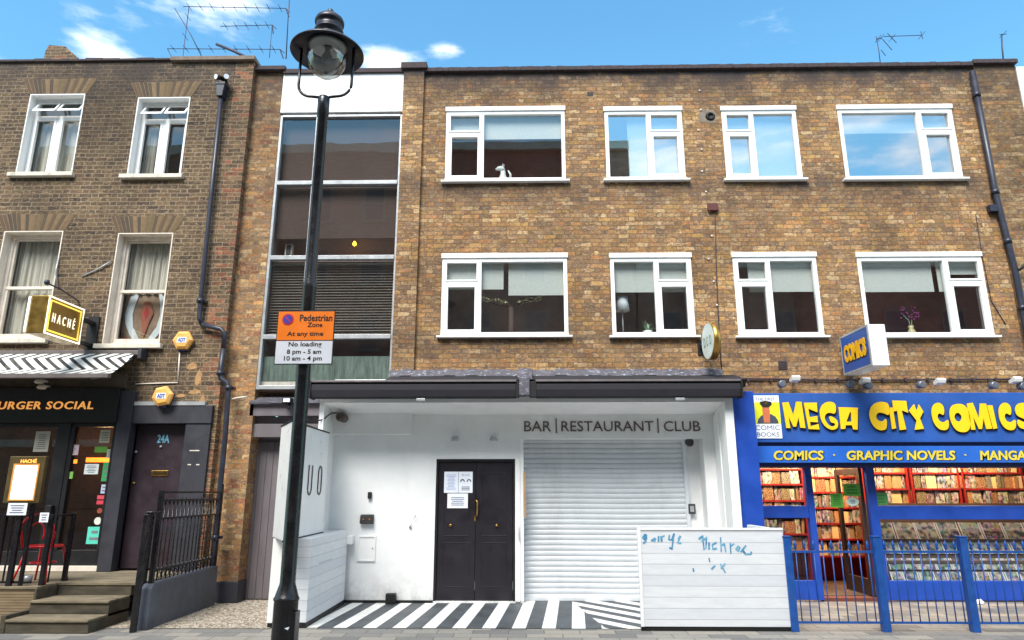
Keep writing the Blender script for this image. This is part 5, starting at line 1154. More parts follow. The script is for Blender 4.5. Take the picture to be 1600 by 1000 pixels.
for px, py, m in ((213, 706, m_lgrey), (210, 755, m_brass), (252, 698, m_lgrey)):
    X, Z = U(px, py, yd2); q = MB(); q.lathe([(.018, yd2), (.022, yd2 - .015), (.01, yd2 - .03)], X, Z, 14, 'y'); part('door_lock', q, m, dr_)
for px, py, w_ in ((304, 704, .075), (296, 726, .025), (309, 726, .025)):
    X, Z = U(px, py, YR - .03); q = MB(); q.box(X - w_, X + w_, YR - .034, YR - .031, Z - .008, Z + .008); part('paint_scrape', q, m_oldwhite, rf)
# window and door glazing
ys = YR + .02; ztop = fzb - .0
q = MB(); gA, gB = UX(78, 760, ys), UX(99, 760, ys); gC, gD = UX(179, 700, ys), UX(190, 700, ys)
q.box(gA, gB, ys - .04, ys + .08, DK, ztop); q.box(a1 - .08, a1, ys - .03, ys + .08, DK, ztop); q.box(-12, gA, ys - .02, ys + .06, DK, DK + .28); q.box(-12, a1 - .08, ys - .02, ys + .06, ztop - .06, ztop - .001)
q.box(gB, a1 - .08, ys - .02, ys + .06, DK + .08, DK + .3); q.box(gB, gB + .07, ys - .03, ys + .05, DK + .3, ztop - .06); q.box(UX(-50, 700, ys), UX(-42, 700, ys), ys - .02, ys + .06, DK, ztop)
part('window_frame', q, paint('black_shop_frame', (26, 25, 28), .4), rf, .004)
q = MB(); q.box(-12, a1, ys - .08, ys + .02, DK + .005, DK + .08); part('threshold', q, m_oldwhite, rf, .004)
q = MB(); q.quad((-12, ys + .03, DK + .28), (a1 - .04, ys + .03, DK + .28), (a1 - .04, ys + .03, ztop - .03), (-12, ys + .03, ztop - .03)); part('shop_glass', q, glass('dark_shop_glass', .03, wav=.03), rf)
q = MB(); q.box(gB - .14, gB - .06, ys - .12, ys - .04, DK + .75, DK + .95); part('door_handle', q, m_blk, rf, .01)
q = MB(); yb_ = 13.0
q.quad((-12, yb_, DK), (a1, yb_, DK), (a1, yb_, 3), (-12, yb_, 3)); q.quad((-12, ys + .1, DK + .01), (a1, ys + .1, DK + .01), (a1, yb_, DK + .01), (-12, yb_, DK + .01)); q.quad((a1, ys + .1, DK), (a1, yb_, DK), (a1, yb_, 3), (a1, ys + .1, 3)); q.quad((-12, ys + .1, 2.95), (a1, ys + .1, 2.95), (a1, yb_, 2.95), (-12, yb_, 2.95))
part('dining_room', q, paint('brown_dining_room', (88, 62, 46), .8, var=.35, scale=3), rf)
# glowing strip light over the bar inside
q = MB(); q.box(UX(100, 720, 12.4), UX(119, 720, 12.4), 12.4, 12.43, UZ(724, 12.4, 110), UZ(718, 12.4, 110)); q.box(UX(134, 720, 12.4), UX(178, 720, 12.4), 12.4, 12.43, UZ(722, 12.4, 150), UZ(715, 12.4, 150))
solo('strip_light', q, emit('orange_glow', (255, 110, 30), 2.5), 'orange glowing strip light inside the restaurant seen through its glass door', 'strip light', (-7.3, 12.4, 2.3))
L_ = bpy.data.lights.new('restaurant_lamp', 'POINT'); L_.energy = 14; L_.color = (1, .6, .3); L_.shadow_soft_size = .15
lo = bpy.data.objects.new('restaurant_lamp', L_); COL.objects.link(lo); lo.location = (-7.4, 12.1, 2.45)
# notices on the glass
yg2 = ys + .026
NOT = [(54, 77, 674, 706, 'tall grey paper notice in the restaurant window above the menu board', (176, 172, 160), 8), (101, 123, 695, 711, 'pale pink notice at the left of the restaurant door glass', (214, 190, 196), 4),
       (156, 172, 672, 692, 'upright safety notice with a grey triangle at the top of the door glass', (176, 174, 150), 4), (148, 168, 698, 707, 'green strip sticker near the top of the door glass', (90, 150, 50), 1),
       (167, 178, 702, 716, 'small grey sticker at the right of the door glass', (170, 176, 164), 3), (132, 154, 725, 741, 'white square notice in the middle of the restaurant door glass', (220, 226, 226), 5),
       (160, 175, 722, 752, 'tall green sticker right of the white square notice', (50, 160, 90), 3), (100, 114, 737, 748, 'green and white sticker low at the left of the door glass', (130, 190, 90), 1),
       (158, 167, 757, 771, 'small blue and white sticker under the tall green one', (180, 196, 220), 2), (152, 166, 774, 780, 'upper red sticker on the door glass', (214, 72, 90), 1), (151, 165, 782, 788, 'lower red sticker on the door glass', (210, 60, 80), 1),
       (136, 159, 823, 850, 'large turquoise sticker near the foot of the door glass', (90, 208, 184), 2)]
for i, (pa, pb, za, zb, lab, c, nl) in enumerate(NOT):
    m = paint('notice_colour_%d' % i, c, .7, var=.04)
    o_, r_ = sheet(pa, pb, za, zb, yg2 - .03, lab, 'notice', 'notice', m)
    if nl > 1: lines(o_, r_, nl, yg2 - .03, mat=paint('notice_print', (120, 124, 128), .8))
for px, py, rr, c, lab in ((153, 814, .055, (220, 224, 214), 'round pale sticker just above the large turquoise one'), (156, 798, .04, (150, 70, 50), 'small round red brown sticker on the door glass')):
    X, Z = U(px, py, ys); q = MB(); q.lathe([(rr, yg2 - .034), (rr, yg2 - .031)], X, Z, 20, 'y'); solo('sticker', q, paint('rs%d' % px, c, .6), lab, 'sticker', (X, ys, Z))
# striped awning above
aw_ = thing('striped_awning', 'black and white zigzag striped awning half rolled over the restaurant front', 'awning', (-8, YR, 3.3))
Yb_, Yf_ = 10.5, 9.75; zb_h, zf_h = UZ(553, Yb_, 100), UZ(586, Yf_, 80)
xr0, xr1 = UX(212, 553, Yb_), UX(172, 586, Yf_)
def chev():
    t = NT('zigzag_cloth'); x, y, z = t.sep(); u = t.m('DIVIDE', x, 1.15); pp = t.m('PINGPONG', t.m('ADD', t.m('MULTIPLY', y, 1.0), 20), .375)
    s = t.m('FRACT', t.m('DIVIDE', t.m('ADD', x, t.m('MULTIPLY', pp, 1.3)), .19))
    c = t.mix(t.m('LESS_THAN', s, .42), rgb(226, 228, 224), rgb(34, 34, 36)); c = t.mix(t.rng(t.noise(4, 5), .45, .75, 0, .5), c, rgb(120, 112, 104)); return t.fin(c, .8)
q = MB(); n = 20
for i in range(n):
    f0, f1 = i / n, (i + 1) / n; A = lambda f: (Yb_ + (Yf_ - Yb_) * f, zb_h + (zf_h - zb_h) * f - .03 * math.sin(f * math.pi))
    (y0, z0), (y1, z1) = A(f0), A(f1); xr = lambda f: xr0 + (xr1 - xr0) * f
    q.quad((-12, y0, z0), (-12, y1, z1), (xr(f1) - .02, y1, z1), (xr(f0) - .02, y0, z0)); q.quad((-12, y0, z0 - .006), (xr(f0) - .02, y0, z0 - .006), (xr(f1) - .02, y1, z1 - .006), (-12, y1, z1 - .006))
part('awning_cloth', q, chev(), aw_)
q = MB(); q.box(-12, xr1, Yf_ - .05, Yf_ + .03, zf_h - .05, zf_h + .02); part('front_bar', q, paint('taupe_bar', (104, 96, 94), .5), aw_, .008)
q = MB(); q.box(-12, xr0 + .06, Yb_ - .0, Yb_ + .12, zb_h - .02, zb_h + .06); part('roller_case', q, paint('taupe_bar', (104, 96, 94), .5), aw_, .008)
q = MB(); q.box(xr0 + .061, xr0 + .12, Yb_ - .06, Yb_ + .12, zb_h - .09, zb_h + .09); part('end_cap', q, m_dgrey, aw_, .01)
q = MB(); q.tube([(xr0 - .05, Yb_, zb_h - .08), (xr0 - .35, Yb_ - .45, zf_h - .0), (xr1 - .05, Yf_, zf_h - .02)], .02, 8); part('folding_arm', q, m_lgrey, aw_)
for px in (56, 71):
    X, Z = U(px, 594 if px == 56 else 605, YR - .3 if px == 56 else YR - .14); q = MB(); q.lathe([(.05, Z + .02), (.07, Z - .02), (.05, Z - .04)], X, YR - .22, 16); q.box(X - .02, X + .02, YR - .2, YR - .05, Z, Z + .03)
    solo('under_awning_lamp', q, m_oldwhite, 'round pale lamp under the striped awning, %s' % ('outer one' if px == 56 else 'closer to the wall'), 'lamp', (X, YR - .2, Z))
# neon box sign
XG = -6.86; ya_, yb2_ = 9.35, 10.15; z0_, z1_ = 3.80, 4.36
ns = thing('neon_sign', 'gold box sign with white neon outline and letters above the striped awning', 'sign', (XG, 9.8, z0_))
q = MB(); q.box(XG - .25, XG, ya_, yb2_, z0_, z1_); part('gold_case', q, paint('gold_metal', (158, 128, 66), .3, .8, var=.15), ns, .012)
m_neon = emit('neon_white', (255, 250, 225), .8); m_neony = emit('neon_yellow', (255, 226, 90), .6)
def loop(x, k, m, nm):
    q = MB(); y0, y1, za, zb = ya_ + k, yb2_ - k, z0_ + k, z1_ - k
    q.tube([(x, y0, za), (x, y1, za), (x, y1, zb), (x, y0, zb), (x, y0, za)], .012, 8); part(nm, q, m, ns)
loop(XG + .014, .01, m_neon, 'neon_tube'); loop(XG + .008, .06, m_neony, 'neon_tube')
q = MB(); q.tube([(XG - .265, ya_ - .01, z0_ + .02), (XG - .265, ya_ - .01, z1_ - .02)], .014, 8); part('neon_tube', q, m_neon, ns)
t_ = text_mb('HACH\u00c9', (XG + .002, ya_ + .14, z0_ + .2), Y3, Z3, .5, .17, .006, bold=-.005, spacing=1.9); part('lettering', t_, m_neon, ns)
q = MB(); q.box(XG - .16, XG - .06, yb2_, YL, z1_ - .14, z1_ - .10); q.box(XG - .16, XG - .06, yb2_, YL, z0_ + .06, z0_ + .10); q.box(XG - .2, XG - .02, YL - .03, YL, z0_ - .02, z1_ + .0); part('bracket', q, m_blk, ns)
q = MB(); A_ = U(71, 441, 9.3); B_ = U(122, 470, YL); q.tube([(A_[0], 9.35, A_[1]), (A_[0] + .1, 9.5, A_[1] - .05), (B_[0], YL, B_[1])], .012, 8); q.lathe([(.02, A_[1] - .03), (.04, A_[1]), (.03, A_[1] + .04)], A_[0], 9.33, 12)
solo('bird_deterrent_lamp', q, m_pipe, 'thin curved arm with a small blue grey head above the neon sign', 'lamp arm', (B_[0], YL, B_[1]))
# cables and brackets on the brown wall
q = MB(); A_, B_ = U(128, 432, YL - .01), U(172, 408, YL - .05); q.tube([(A_[0], YL - .01, A_[1]), ((A_[0] + B_[0]) / 2, YL - .02, (A_[1] + B_[1]) / 2 - .02), (B_[0], YL - .03, B_[1])], .012, 6)
solo('metal_stay', q, m_lgrey, 'rusty grey metal stay fixed to the brown wall left of the right sash window', 'metal bracket', (A_[0], YL, A_[1]))
q = MB(); A_, B_ = U(92, 404, YL - .01), U(91, 447, YL - .01); q.tube([(A_[0], YL - .02, A_[1]), (A_[0] + .01, YL - .05, (A_[1] + B_[1]) / 2), (B_[0], YL - .02, B_[1])], .012, 6)
solo('metal_stay', q, m_lgrey, 'short upright grey bracket right of the left sash window', 'metal bracket', (A_[0], YL, A_[1]))
# alarm boxes
for i, (px, py, tilt) in enumerate(((284, 531, 0), (258, 620, 12))):
    X, Z = U(px, py, YL - .1); al = thing('alarm_box', 'yellow orange hexagonal alarm box with blue letters, %s' % ('the upper one on the brown wall' if i == 0 else 'the lower one over the grey side door'), 'alarm box', (X, YL - .06, Z), 'hexagonal alarm boxes')
    q = MB(); rr = .165; yy = YR - .1 if i else YL
    o0 = [(X + rr * math.cos(R(a + tilt)), Z + rr * math.sin(R(a + tilt))) for a in range(0, 360, 60)]; i0 = [(X + rr * .72 * math.cos(R(a + tilt)), Z + rr * .72 * math.sin(R(a + tilt))) for a in range(0, 360, 60)]
    n = len(q.v); q.v += [(a, yy - .02, b) for a, b in o0] + [(a, yy - .07, b) for a, b in o0] + [(a, yy - .1, b) for a, b in i0]
    for k in range(6):
        j = (k + 1) % 6; q.face((n + k, n + j, n + 6 + j, n + 6 + k)); q.face((n + 6 + k, n + 6 + j, n + 12 + j, n + 12 + k))
    q.face(tuple(n + 12 + k for k in range(6))); part('cover', q, paint('alarm_yellow', (238, 176, 92), .4), al)
    q = MB(); q.yprism([(a, b) for a, b in o0], yy - .02, yy + .02); q.box(X - .06, X + .06, yy - .05, yy - .0, Z - .17, Z - .13); part('base', q, paint('navy_base', (40, 44, 80), .5), al)
    q = MB(); q.box(X - .075, X + .075, yy - .104, yy - .1005, Z - .045, Z + .045); lb2 = part('badge', q, paint('badge_white', (220, 228, 240), .5), al)
    part('lettering', text_mb('ADT', (X - .06, yy - .1045, Z - .03), X3, Z3, .12, .06, .003, bold=.03), paint('badge_blue', (40, 60, 150), .5), lb2)
q = MB(); P_ = [U(281, 550, YL - .01), U(278, 596, YL - .01)]; q.tube([(a, YL - .012, b) for a, b in P_] , .011, 6); P2 = [U(278, 598, YL - .01), U(212, 600, YL - .01)]; q.tube([(a, YL - .012, b) for a, b in P2], .011, 6)
solo('wall_cable', q, m_oldwhite, 'pale cable running from the upper alarm box down to the awning end', 'cable', (P_[1][0], YL, P_[1][1]))
q = MB(); pts = [U(px, py, YL - .02) for px, py in ((356, 626), (372, 622), (388, 620))]; q.tube([(a, YL - .05, b) for a, b in pts], .012, 6); solo('wall_cable', q, m_oldwhite, 'short white cable crossing the brick pier to the lead flashing', 'cable', (pts[0][0], YL, pts[0][1]))
# patches where old paint and mortar show
q = MB()
for px, py, w_, h_ in ((300, 572, .09, .06), (310, 590, .05, .14), (304, 612, .1, .04), (282, 618, .08, .03), (316, 625, .04, .1)):
    X, Z = U(px, py, YL); q.yprism([(X - w_, Z - h_ * .6), (X - w_ * .2, Z - h_), (X + w_, Z - h_ * .5), (X + w_ * .8, Z + h_ * .5), (X + w_ * .1, Z + h_), (X - w_ * .7, Z + h_ * .4)], YL - .003, YL + .001)
part('bare_patch', q, paint('orange_mortar', (176, 136, 92), .9, var=.25, scale=14), left)
# downpipe with dog legs and twin floodlights on top
def pl(pts, Y): return [(U(px, py, Y)[0], Y, U(px, py, Y)[1]) for px, py in pts]
yp_ = YL - .09
pp_ = pl([(347, 135), (329, 315), (313, 470), (311, 497), (316, 507), (345, 514), (351, 520), (349, 545), (344, 583), (346, 592), (355, 598), (357, 606), (352, 680), (344, 760), (336, 840), (325, 938)], yp_)
q = MB(); q.tube(pp_[:5], .036, 12); q.tube(pp_[4:8], .038, 12); q.tube(pp_[7:], .04, 12)
dp = solo('drainpipe', q, m_pipe, 'dark blue grey downpipe with two bends down the right side of the old brown house', 'drainpipe', pp_[-1])
q = MB(); q.prism([(pp_[0][0] - .085, yp_ - .08), (pp_[0][0] + .085, yp_ - .08), (pp_[0][0] + .085, YL), (pp_[0][0] - .085, YL)], pp_[0][2] + .0, pp_[0][2] + .05); q.yprism([(pp_[0][0] - .075, pp_[0][2]), (pp_[0][0] + .075, pp_[0][2]), (pp_[0][0] + .05, pp_[0][2] - .22), (pp_[0][0] - .05, pp_[0][2] - .22)], yp_ - .07, YL); part('hopper_head', q, m_pipe, dp, .006)
for (x, y, z) in (pp_[2], pp_[8], pp_[11], pp_[14]): c = MB(); c.lathe([(.052, z - .035), (.052, z + .035)], x, y, 16); c.box(x - .08, x + .08, y + .03, YL, z - .02, z + .02); part('pipe_collar', c, m_pipe, dp)
for s_ in (-1, 1):
    X, Z = U(348, 119, YL - .15); q = MB(); q.tube([(X, YL - .02, Z - .02), (X + s_ * .03, YL - .1, Z - .02)], .03, 8); q.tube([(X + s_ * .03, YL - .1, Z - .01), (X + s_ * .09, YL - .2, Z - .04)], [.035, .05], 12)
    sp = solo('floodlight', q, m_blk, 'twin floodlight at the top of the left downpipe, facing %s' % ('left' if s_ < 0 else 'right'), 'floodlight', (X, YL, Z))
    q = MB(); q.tube([(X + s_ * .0905, YL - .201, Z - .0402), (X + s_ * .094, YL - .208, Z - .042)], .044, 12); part('lens', q, m_paper, sp)
# ------------------------------------------------------------ timber deck, steps, railings
def deck_mat(name, c0, c1, step=.033):
    t = NT(name); x, y, z = t.sep(); f = t.m('FRACT', t.m('DIVIDE', z, step)); m_ = t.m('LESS_THAN', f, .22)
    c = t.mix(t.rng(t.noise(3, 6, .7, stretch=(1, 1, 5)), .3, .7), rgb(*c0), rgb(*c1)); c = t.mix(t.rng(t.noise(1.6, 5, .7), .52, .72, 0, .6), c, rgb(70, 78, 48)); c = t.mix(t.m('MULTIPLY', m_, .7), c, rgb(42, 34, 26))
    t.bump(t.m('SUBTRACT', 1.0, m_), .5, .01); return t.fin(c, .85)
m_deck = deck_mat('grooved_deck_boards', (122, 102, 76), (150, 128, 98))
m_stepw = paint('worn_step_timber', (128, 116, 94), .85, var=.35, scale=5, dirt=.7, stretch=(.6, 2, 3))
m_stepd = paint('mossy_riser', (82, 75, 62), .9, var=.35, scale=5, dirt=.4, stretch=(.6, 2, 3))
SL, SR = UX(85, 930, 9.32), UX(203, 930, 9.32)
dk = thing('timber_deck', 'brown timber deck with three mossy steps in front of the restaurant', 'deck', ((SL + SR) / 2, 9.5, 0))
q = MB(); q.box(-12, SL, 8.96, YR + .02, 0, DK - .03); part('deck_side', q, m_deck, dk, .006)
q = MB(); q.box(-12, SL + .02, 8.94, YR + .02, DK - .03, DK); q.box(SL + .02, SR + .1, 9.32, YR + .14, DK - .03, DK); part('deck_boards', q, m_stepw, dk, .005)
for i, (yy, zz) in enumerate(((9.32, DK), (8.87, .31), (8.5, .155))):
    q = MB(); xo = 0 if i == 0 else .03 * i
    q.box(SL + .001 + (0 if i == 0 else -.0), SR, yy + .012, YR if i == 0 else 9.34, (DK - .155 if i == 0 else zz - .155) + .002, zz - .032); part('riser', q, m_stepd, dk, .004)
    if i: q = MB(); q.box(SL + .002, SR, yy - .01, (9.34, 9.33, 8.89)[i], zz - .031, zz); part('tread', q, m_stepw, dk, .008)
q = MB(); q.box(SL - .06, SL + .0, 8.5, 8.955, .0, .2); q.box(SL - .0, SL + .03, 8.92, 9.31, .31, DK - .031); part('step_cheek', q, m_stepd, dk, .006)
# grey plinth wall with iron railing on top
PXa, PXb = SR + .17, SR + .36
wx0 = UX(212, 985, 8.72); wx1 = wx0 + .13
ivw = thing('plinth_wall', 'low blue grey rendered wall carrying black iron railings beside the steps', 'low wall', (wx0 + .06, 9.6, 0))
q = MB(); q.xprism([(8.72, 0), (8.72, .47), (8.78, .52), (YL - .06, .55), (YL - .06, 0)], wx0, wx1); part('render_wall', q, paint('blue_grey_render', (82, 86, 97), .75, var=.25, scale=3, dirt=.6, bump=.5), ivw, .01)
rl = thing('iron_railing', 'black iron railing panel with spear heads standing on the blue grey wall', 'railing', (wx0 + .06, 9.7, .55))
xr_ = wx0 + .07
def bar_(mb, p, q_, r=.012): mb.tube([p, q_], r, 6)
for z in (1.60, 1.50, 1.28, .66):
    q = MB(); q.box(xr_ - .018, xr_ + .018, 8.82, YL - .06, z - .012, z + .012); part('rail', q, m_black, rl)
q = MB(); q.box(xr_ - .025, xr_ + .025, 8.78, 8.83, .5, 1.62); part('end_post', q, m_black, rl)
q = MB(); q.box(xr_ - .025, xr_ + .025, YL - .1, YL - .05, .5, 1.72); part('end_post', q, m_black, rl)
n = 15
bsrc = None
for i in range(n):
    y = 8.93 + i * (YL - .2 - 8.93) / (n - 1)
    if bsrc is None:
        q = MB(); bar_(q, (0, 0, 0), (0, 0, .93), .009); q.tube([(0, 0, .93), (0, 0, .96), (0, 0, 1.0)], [.02, .014, .001], 6); q.tube([(0, 0, .1), (0, 0, .13), (0, 0, .16)], [.01, .022, .01], 6)
        me = mesh_obj('baluster', q, m_black); bsrc = me; o = me
    else: o = bsrc.copy(); COL.objects.link(o)
    o.parent = rl; o.location = (xr_ - rl.location.x, y - rl.location.y, .52 - .55 + .02)
# scrolls at the foot of the panel
q = MB()
for i in range(n - 1):
    y = 8.98 + i * (YL - .25 - 8.93) / (n - 1); q.tube([(xr_, y + .035 * math.cos(R(a)), .60 + .035 * math.sin(R(a))) for a in range(0, 361, 45)], .006, 5)
part('scrollwork', q, m_black, rl)
hr = thing('handrail', 'pair of square black posts joined at the top beside the mossy steps', 'handrail', (SR + .1, 8.6, 0))
q = MB(); xh = UX(206, 985, 8.75); q.box(xh - .035, xh + .02, 8.86, 8.92, 0, 1.36); part('post', q, m_black, hr, .004)
q = MB(); q.box(xh + .06, xh + .12, 8.58, 8.64, 0, 1.34); part('post', q, m_black, hr, .004)
q = MB(); q.tube([(xh - .01, 8.89, 1.37), (xh + .09, 8.61, 1.36), (xh + .2, 8.75, 1.37)], .016, 8); q.tube([(xh - .01, 8.89, 1.22), (xh + .1, 8.61, 1.20)], .012, 8); part('rail', q, m_black, hr)
# railing on the deck edge
dl = thing('iron_railing', 'black iron railing along the front edge of the timber deck by the red chair', 'railing', (-7.4, 9.0, DK))
yr_ = 9.02; ztr = UZ(806, yr_, 60); xe_ = UX(101, 850, 9.3)
q = MB(); q.box(-12, UX(58, 850, yr_), yr_ - .015, yr_ + .015, ztr - .01, ztr + .012); q.box(-12, UX(58, 850, yr_), yr_ - .012, yr_ + .012, DK + .03, DK + .055); part('rail', q, m_black, dl)
for px in (2, 42):
    X = UX(px, 850, yr_); q = MB(); q.box(X - .02, X + .02, yr_ - .02, yr_ + .02, DK, ztr + (.15 if px == 42 else .02)); part('post', q, m_black, dl, .003)
q = MB(); 
for px in (-30, -18, -8, 14, 28): X = UX(px, 850, yr_); q.box(X - .008, X + .008, yr_ - .008, yr_ + .008, DK + .05, ztr)
part('bars', q, m_black, dl)
xe_ = SL - .02
q = MB(); q.tube([(UX(58, 850, yr_), yr_, ztr), (xe_, 9.05, ztr), (xe_, 9.5, ztr)], .014, 6); part('rail', q, m_black, dl)
for y in (9.06, 9.5):
    q = MB(); q.box(xe_ - .025, xe_ + .025, y - .025, y + .025, DK, ztr + .02); part('post', q, m_black, dl, .003)
q = MB()
for i in range(1): q.box(xe_ - .008, xe_ + .008, 9.17 + i * .1, 9.185 + i * .1, DK + .02, ztr)
part('bars', q, m_black, dl)
# lit menu board with papers
ym = 8.95; mbx = thing('menu_board', 'brass framed menu board glowing white on the deck railing', 'menu board', (UX(40, 760, ym), ym, DK))
x0, x1, z0, z1 = fit(10, 66, 713, 786, ym)
q = MB(); q.box(x0, x1, ym, ym + .06, z0, z1); part('case', q, paint('dull_gold_case', (104, 88, 56), .35, .5), mbx, .006)
a_, b_, c_, d_ = fit(20, 56, 727, 780, ym); q = MB(); q.box(a_, b_, ym - .006, ym - .001, c_, d_); part('lit_menu', q, emit('menu_glow', (255, 250, 240), .6), mbx)
q = MB(); k = .02
for (u0, u1, v0, v1) in ((a_ - k, a_, c_ - k, d_ + k), (b_, b_ + k, c_ - k, d_ + k), (a_, b_, d_, d_ + k), (a_, b_, c_ - k, c_)): q.box(u0, u1, ym - .012, ym - .001, v0, v1)
part('inner_frame', q, paint('amber_frame', (220, 150, 70), .4), mbx)
part('lettering', text_mb('HACH\u00c9', (a_ + .06, ym - .001, d_ + .03), X3, Z3, .21, .055, .004, bold=.03), emit('gold_letter_glow', (255, 180, 80), .6), mbx)
q = MB(); q.box(x0 + .2, x0 + .26, ym + .02, ym + .06, DK, z0); part('post', q, m_black, mbx)
o_, r_ = sheet(12, 42, 786, 805, ym - .02, 'white paper hanging below the glowing menu board', 'notice', 'notice'); lines(o_, r_, 4, ym - .02)
o_, r_ = sheet(62, 76, 801, 816, 8.97, 'small white card with a black line on the deck railing by the red chair', 'notice', 'notice'); lines(o_, r_, 3, 8.97)
# red bentwood style chair
chx, chy = UX(70, 860, 9.35), 9.35
ch = thing('chair', 'red metal chair with a curved back behind the black deck railing', 'chair', (chx, chy, DK)); m_red_ch = paint('red_metal', (222, 24, 40), .3, var=.08)
q = MB(); q.lathe([(.19, DK + .44), (.205, DK + .452), (.205, DK + .466), (.16, DK + .462)], chx, chy, 32); part('seat', q, m_red_ch, ch)
for sx__, sy__ in ((-1, -1), (1, -1), (-1, 1), (1, 1)):
    q = MB(); q.tube([(chx + sx__ * .15, chy + sy__ * .14, DK + .44), (chx + sx__ * .18, chy + sy__ * .18, DK + .2), (chx + sx__ * .22, chy + sy__ * .22, DK)], .013, 8); part('leg', q, m_red_ch, ch)
q = MB(); q.tube([(chx + .19, chy - .16, DK + .44), (chx + .22, chy - .19, DK + .64)] + [(chx + .22 * math.cos(R(a)), chy - .22, DK + .66 + .2 * math.sin(R(a))) for a in range(0, 181, 15)] + [(chx - .22, chy - .19, DK + .64), (chx - .19, chy - .16, DK + .44)], .015, 8); part('backrest', q, m_red_ch, ch)
q = MB(); q.tube([(chx + .1 * math.cos(R(a)), chy - .21, DK + .62 + .14 * math.sin(R(a))) for a in range(-30, 211, 20)], .01, 8); q.tube([(chx + .15 * math.cos(R(a)), chy + .15 * math.sin(R(a)), DK + .25) for a in range(0, 361, 30)], .009, 6); part('ring_brace', q, m_red_ch, ch)
X = UX(47, 905, 9.3); q = MB(); q.lathe([(.05, DK), (.055, DK + .1), (.045, DK + .1), (.04, DK + .02)], X, 9.25, 20); solo('ashtray', q, m_lgrey, 'small grey metal tin on the deck behind the railing', 'tin', (X, 9.25, DK))
# two more red chairs inside the window (glimpsed)
for i, px in enumerate((8, -6)):
    c2 = copy_tree(ch); c2.location = (UX(px, 770, 11.2), 11.2 + i * .3, DK); c2['label'] = 'red chair glimpsed inside the restaurant behind the menu board' if i == 0 else 'red chair inside the restaurant at the left edge of the frame'

# ------------------------------------------------------------ blue pavement railing
YP = 8.82
br = thing('blue_railing', 'blue iron railing with spear heads in front of the comic shop', 'railing', (5.5, YP, 0))
posts = [UX(1237, 940, YP), UX(1377, 920, YP), UX(1514, 920, YP), UX(1651, 920, YP)]
for X in posts:
    q = MB(); q.box(X - .045, X + .045, YP - .045, YP + .045, 0, 1.07); q.box(X - .052, X + .052, YP - .052, YP + .052, 1.07, 1.085); part('post', q, m_brail, br, .004)
for X0, X1 in zip(posts, posts[1:]):
    for z in (.90, .10):
        q = MB(); q.box(X0 + .045, X1 - .045, YP - .008, YP + .008, z - .013, z + .013); part('rail', q, m_brail, br)
bs = None
for X0, X1 in zip(posts, posts[1:]):
    n = 9; st_ = (X1 - X0) / (n + .9)
    for i in range(n):
        if bs is None:
            q = MB(); q.tube([(0, 0, .0), (0, 0, .84)], .0072, 8); q.tube([(0, 0, .84), (0, 0, .855), (0, 0, .875), (0, 0, .89), (0, 0, .95)], [.012, .02, .012, .021, .001], 8)
            bs = o = mesh_obj('baluster', q, m_brail)
        else: o = bs.copy(); COL.objects.link(o)
        o.parent = br; o.location = (X0 + st_ * (i + .95) - br.location.x, 0, .087)
q = MB(); X, Z = U(1530, 939, 10.9); q.v = []; q.yprism([(X - .05, .01), (X + .02, .008), (X + .05, .03), (X + .01, .07), (X - .03, .05)], 10.86, 10.92); solo('litter', q, m_paper, 'crumpled scrap of white paper on the pavement under the blue shop front', 'litter', (X, 10.9, 0))

# ------------------------------------------------------------ street lamp and parking sign
YLm = 6.0; LX = UX(511, 90, YLm) ; zrim = UZ(83, YLm, 511)
lp = thing('street_lamp', 'tall black street lamp with a wide hood and clear glass bowl', 'street lamp', (LX, YLm, 0))
zp = UZ(152, YLm, 500); zj = UZ(445, YLm, 484)
q = MB(); q.lathe([(.115, 0), (.115, .04), (.098, .06), (.098, .74), (.104, .745), (.104, .76), (.096, .77), (.068, .86), (.063, .88), (.061, zj - .05), (.064, zj - .04), (.064, zj), (.054, zj + .03), (.049, zp - .22), (.057, zp - .21), (.057, zp - .02), (.05, zp)], LX, YLm, 36); part('pole', q, m_black, lp)
q = MB(); q.box(LX + .06, LX + .104, YLm - .06, YLm + .06, .28, .66); part('service_door', q, m_black, lp, .004)
q = MB(); aw2 = .265
pts = [(LX - aw2, YLm, zrim + .05)] + [(LX - aw2 + .13 * (1 - math.cos(R(a))), YLm, zp + .14 - .13 * math.sin(R(a))) for a in range(0, 91, 15)] + [(LX - .05, YLm, zp + .0)]
q.tube(pts, .014, 10); q.tube([(2 * LX - a, b, c) for a, b, c in pts], .014, 10); part('cradle_arm', q, m_black, lp)
q = MB(); q.lathe([(.20, zrim + .09), (.30, zrim + .03), (.355, zrim - .005), (.362, zrim - .01), (.36, zrim + .008), (.31, zrim + .055), (.22, zrim + .12), (.15, zrim + .15), (.12, zrim + .18), (.115, zrim + .22), (.14, zrim + .235), (.145, zrim + .25), (.14, zrim + .265), (.13, zrim + .27), (.13, zrim + .33), (.145, zrim + .335), (.147, zrim + .36), (.135, zrim + .39), (.10, zrim + .425), (.05, zrim + .45), (.028, zrim + .46), (.034, zrim + .475), (.03, zrim + .5), (.01, zrim + .52)], LX, YLm, 48)
part('hood', q, paint('slate_black_paint', (34, 32, 44), .35, var=.15), lp)
q = MB(); prof = [(.2, zrim + .08), (.205, zrim + .0), (.2, zrim - .06), (.18, zrim - .14), (.14, zrim - .21), (.08, zrim - .255), (.005, zrim - .275)]
n0 = len(q.v); seg = 48
for r, h in prof:
    for i in range(seg): a = 2 * math.pi * i / seg; q.v.append((LX + r * math.cos(a), YLm + r * math.sin(a), h))
for j in range(len(prof) - 1):
    for i in range(seg): i2 = (i + 1) % seg; q.face((j * seg + i, j * seg + i2, (j + 1) * seg + i2, (j + 1) * seg + i), True)
part('glass_bowl', q, g_clear, lp)
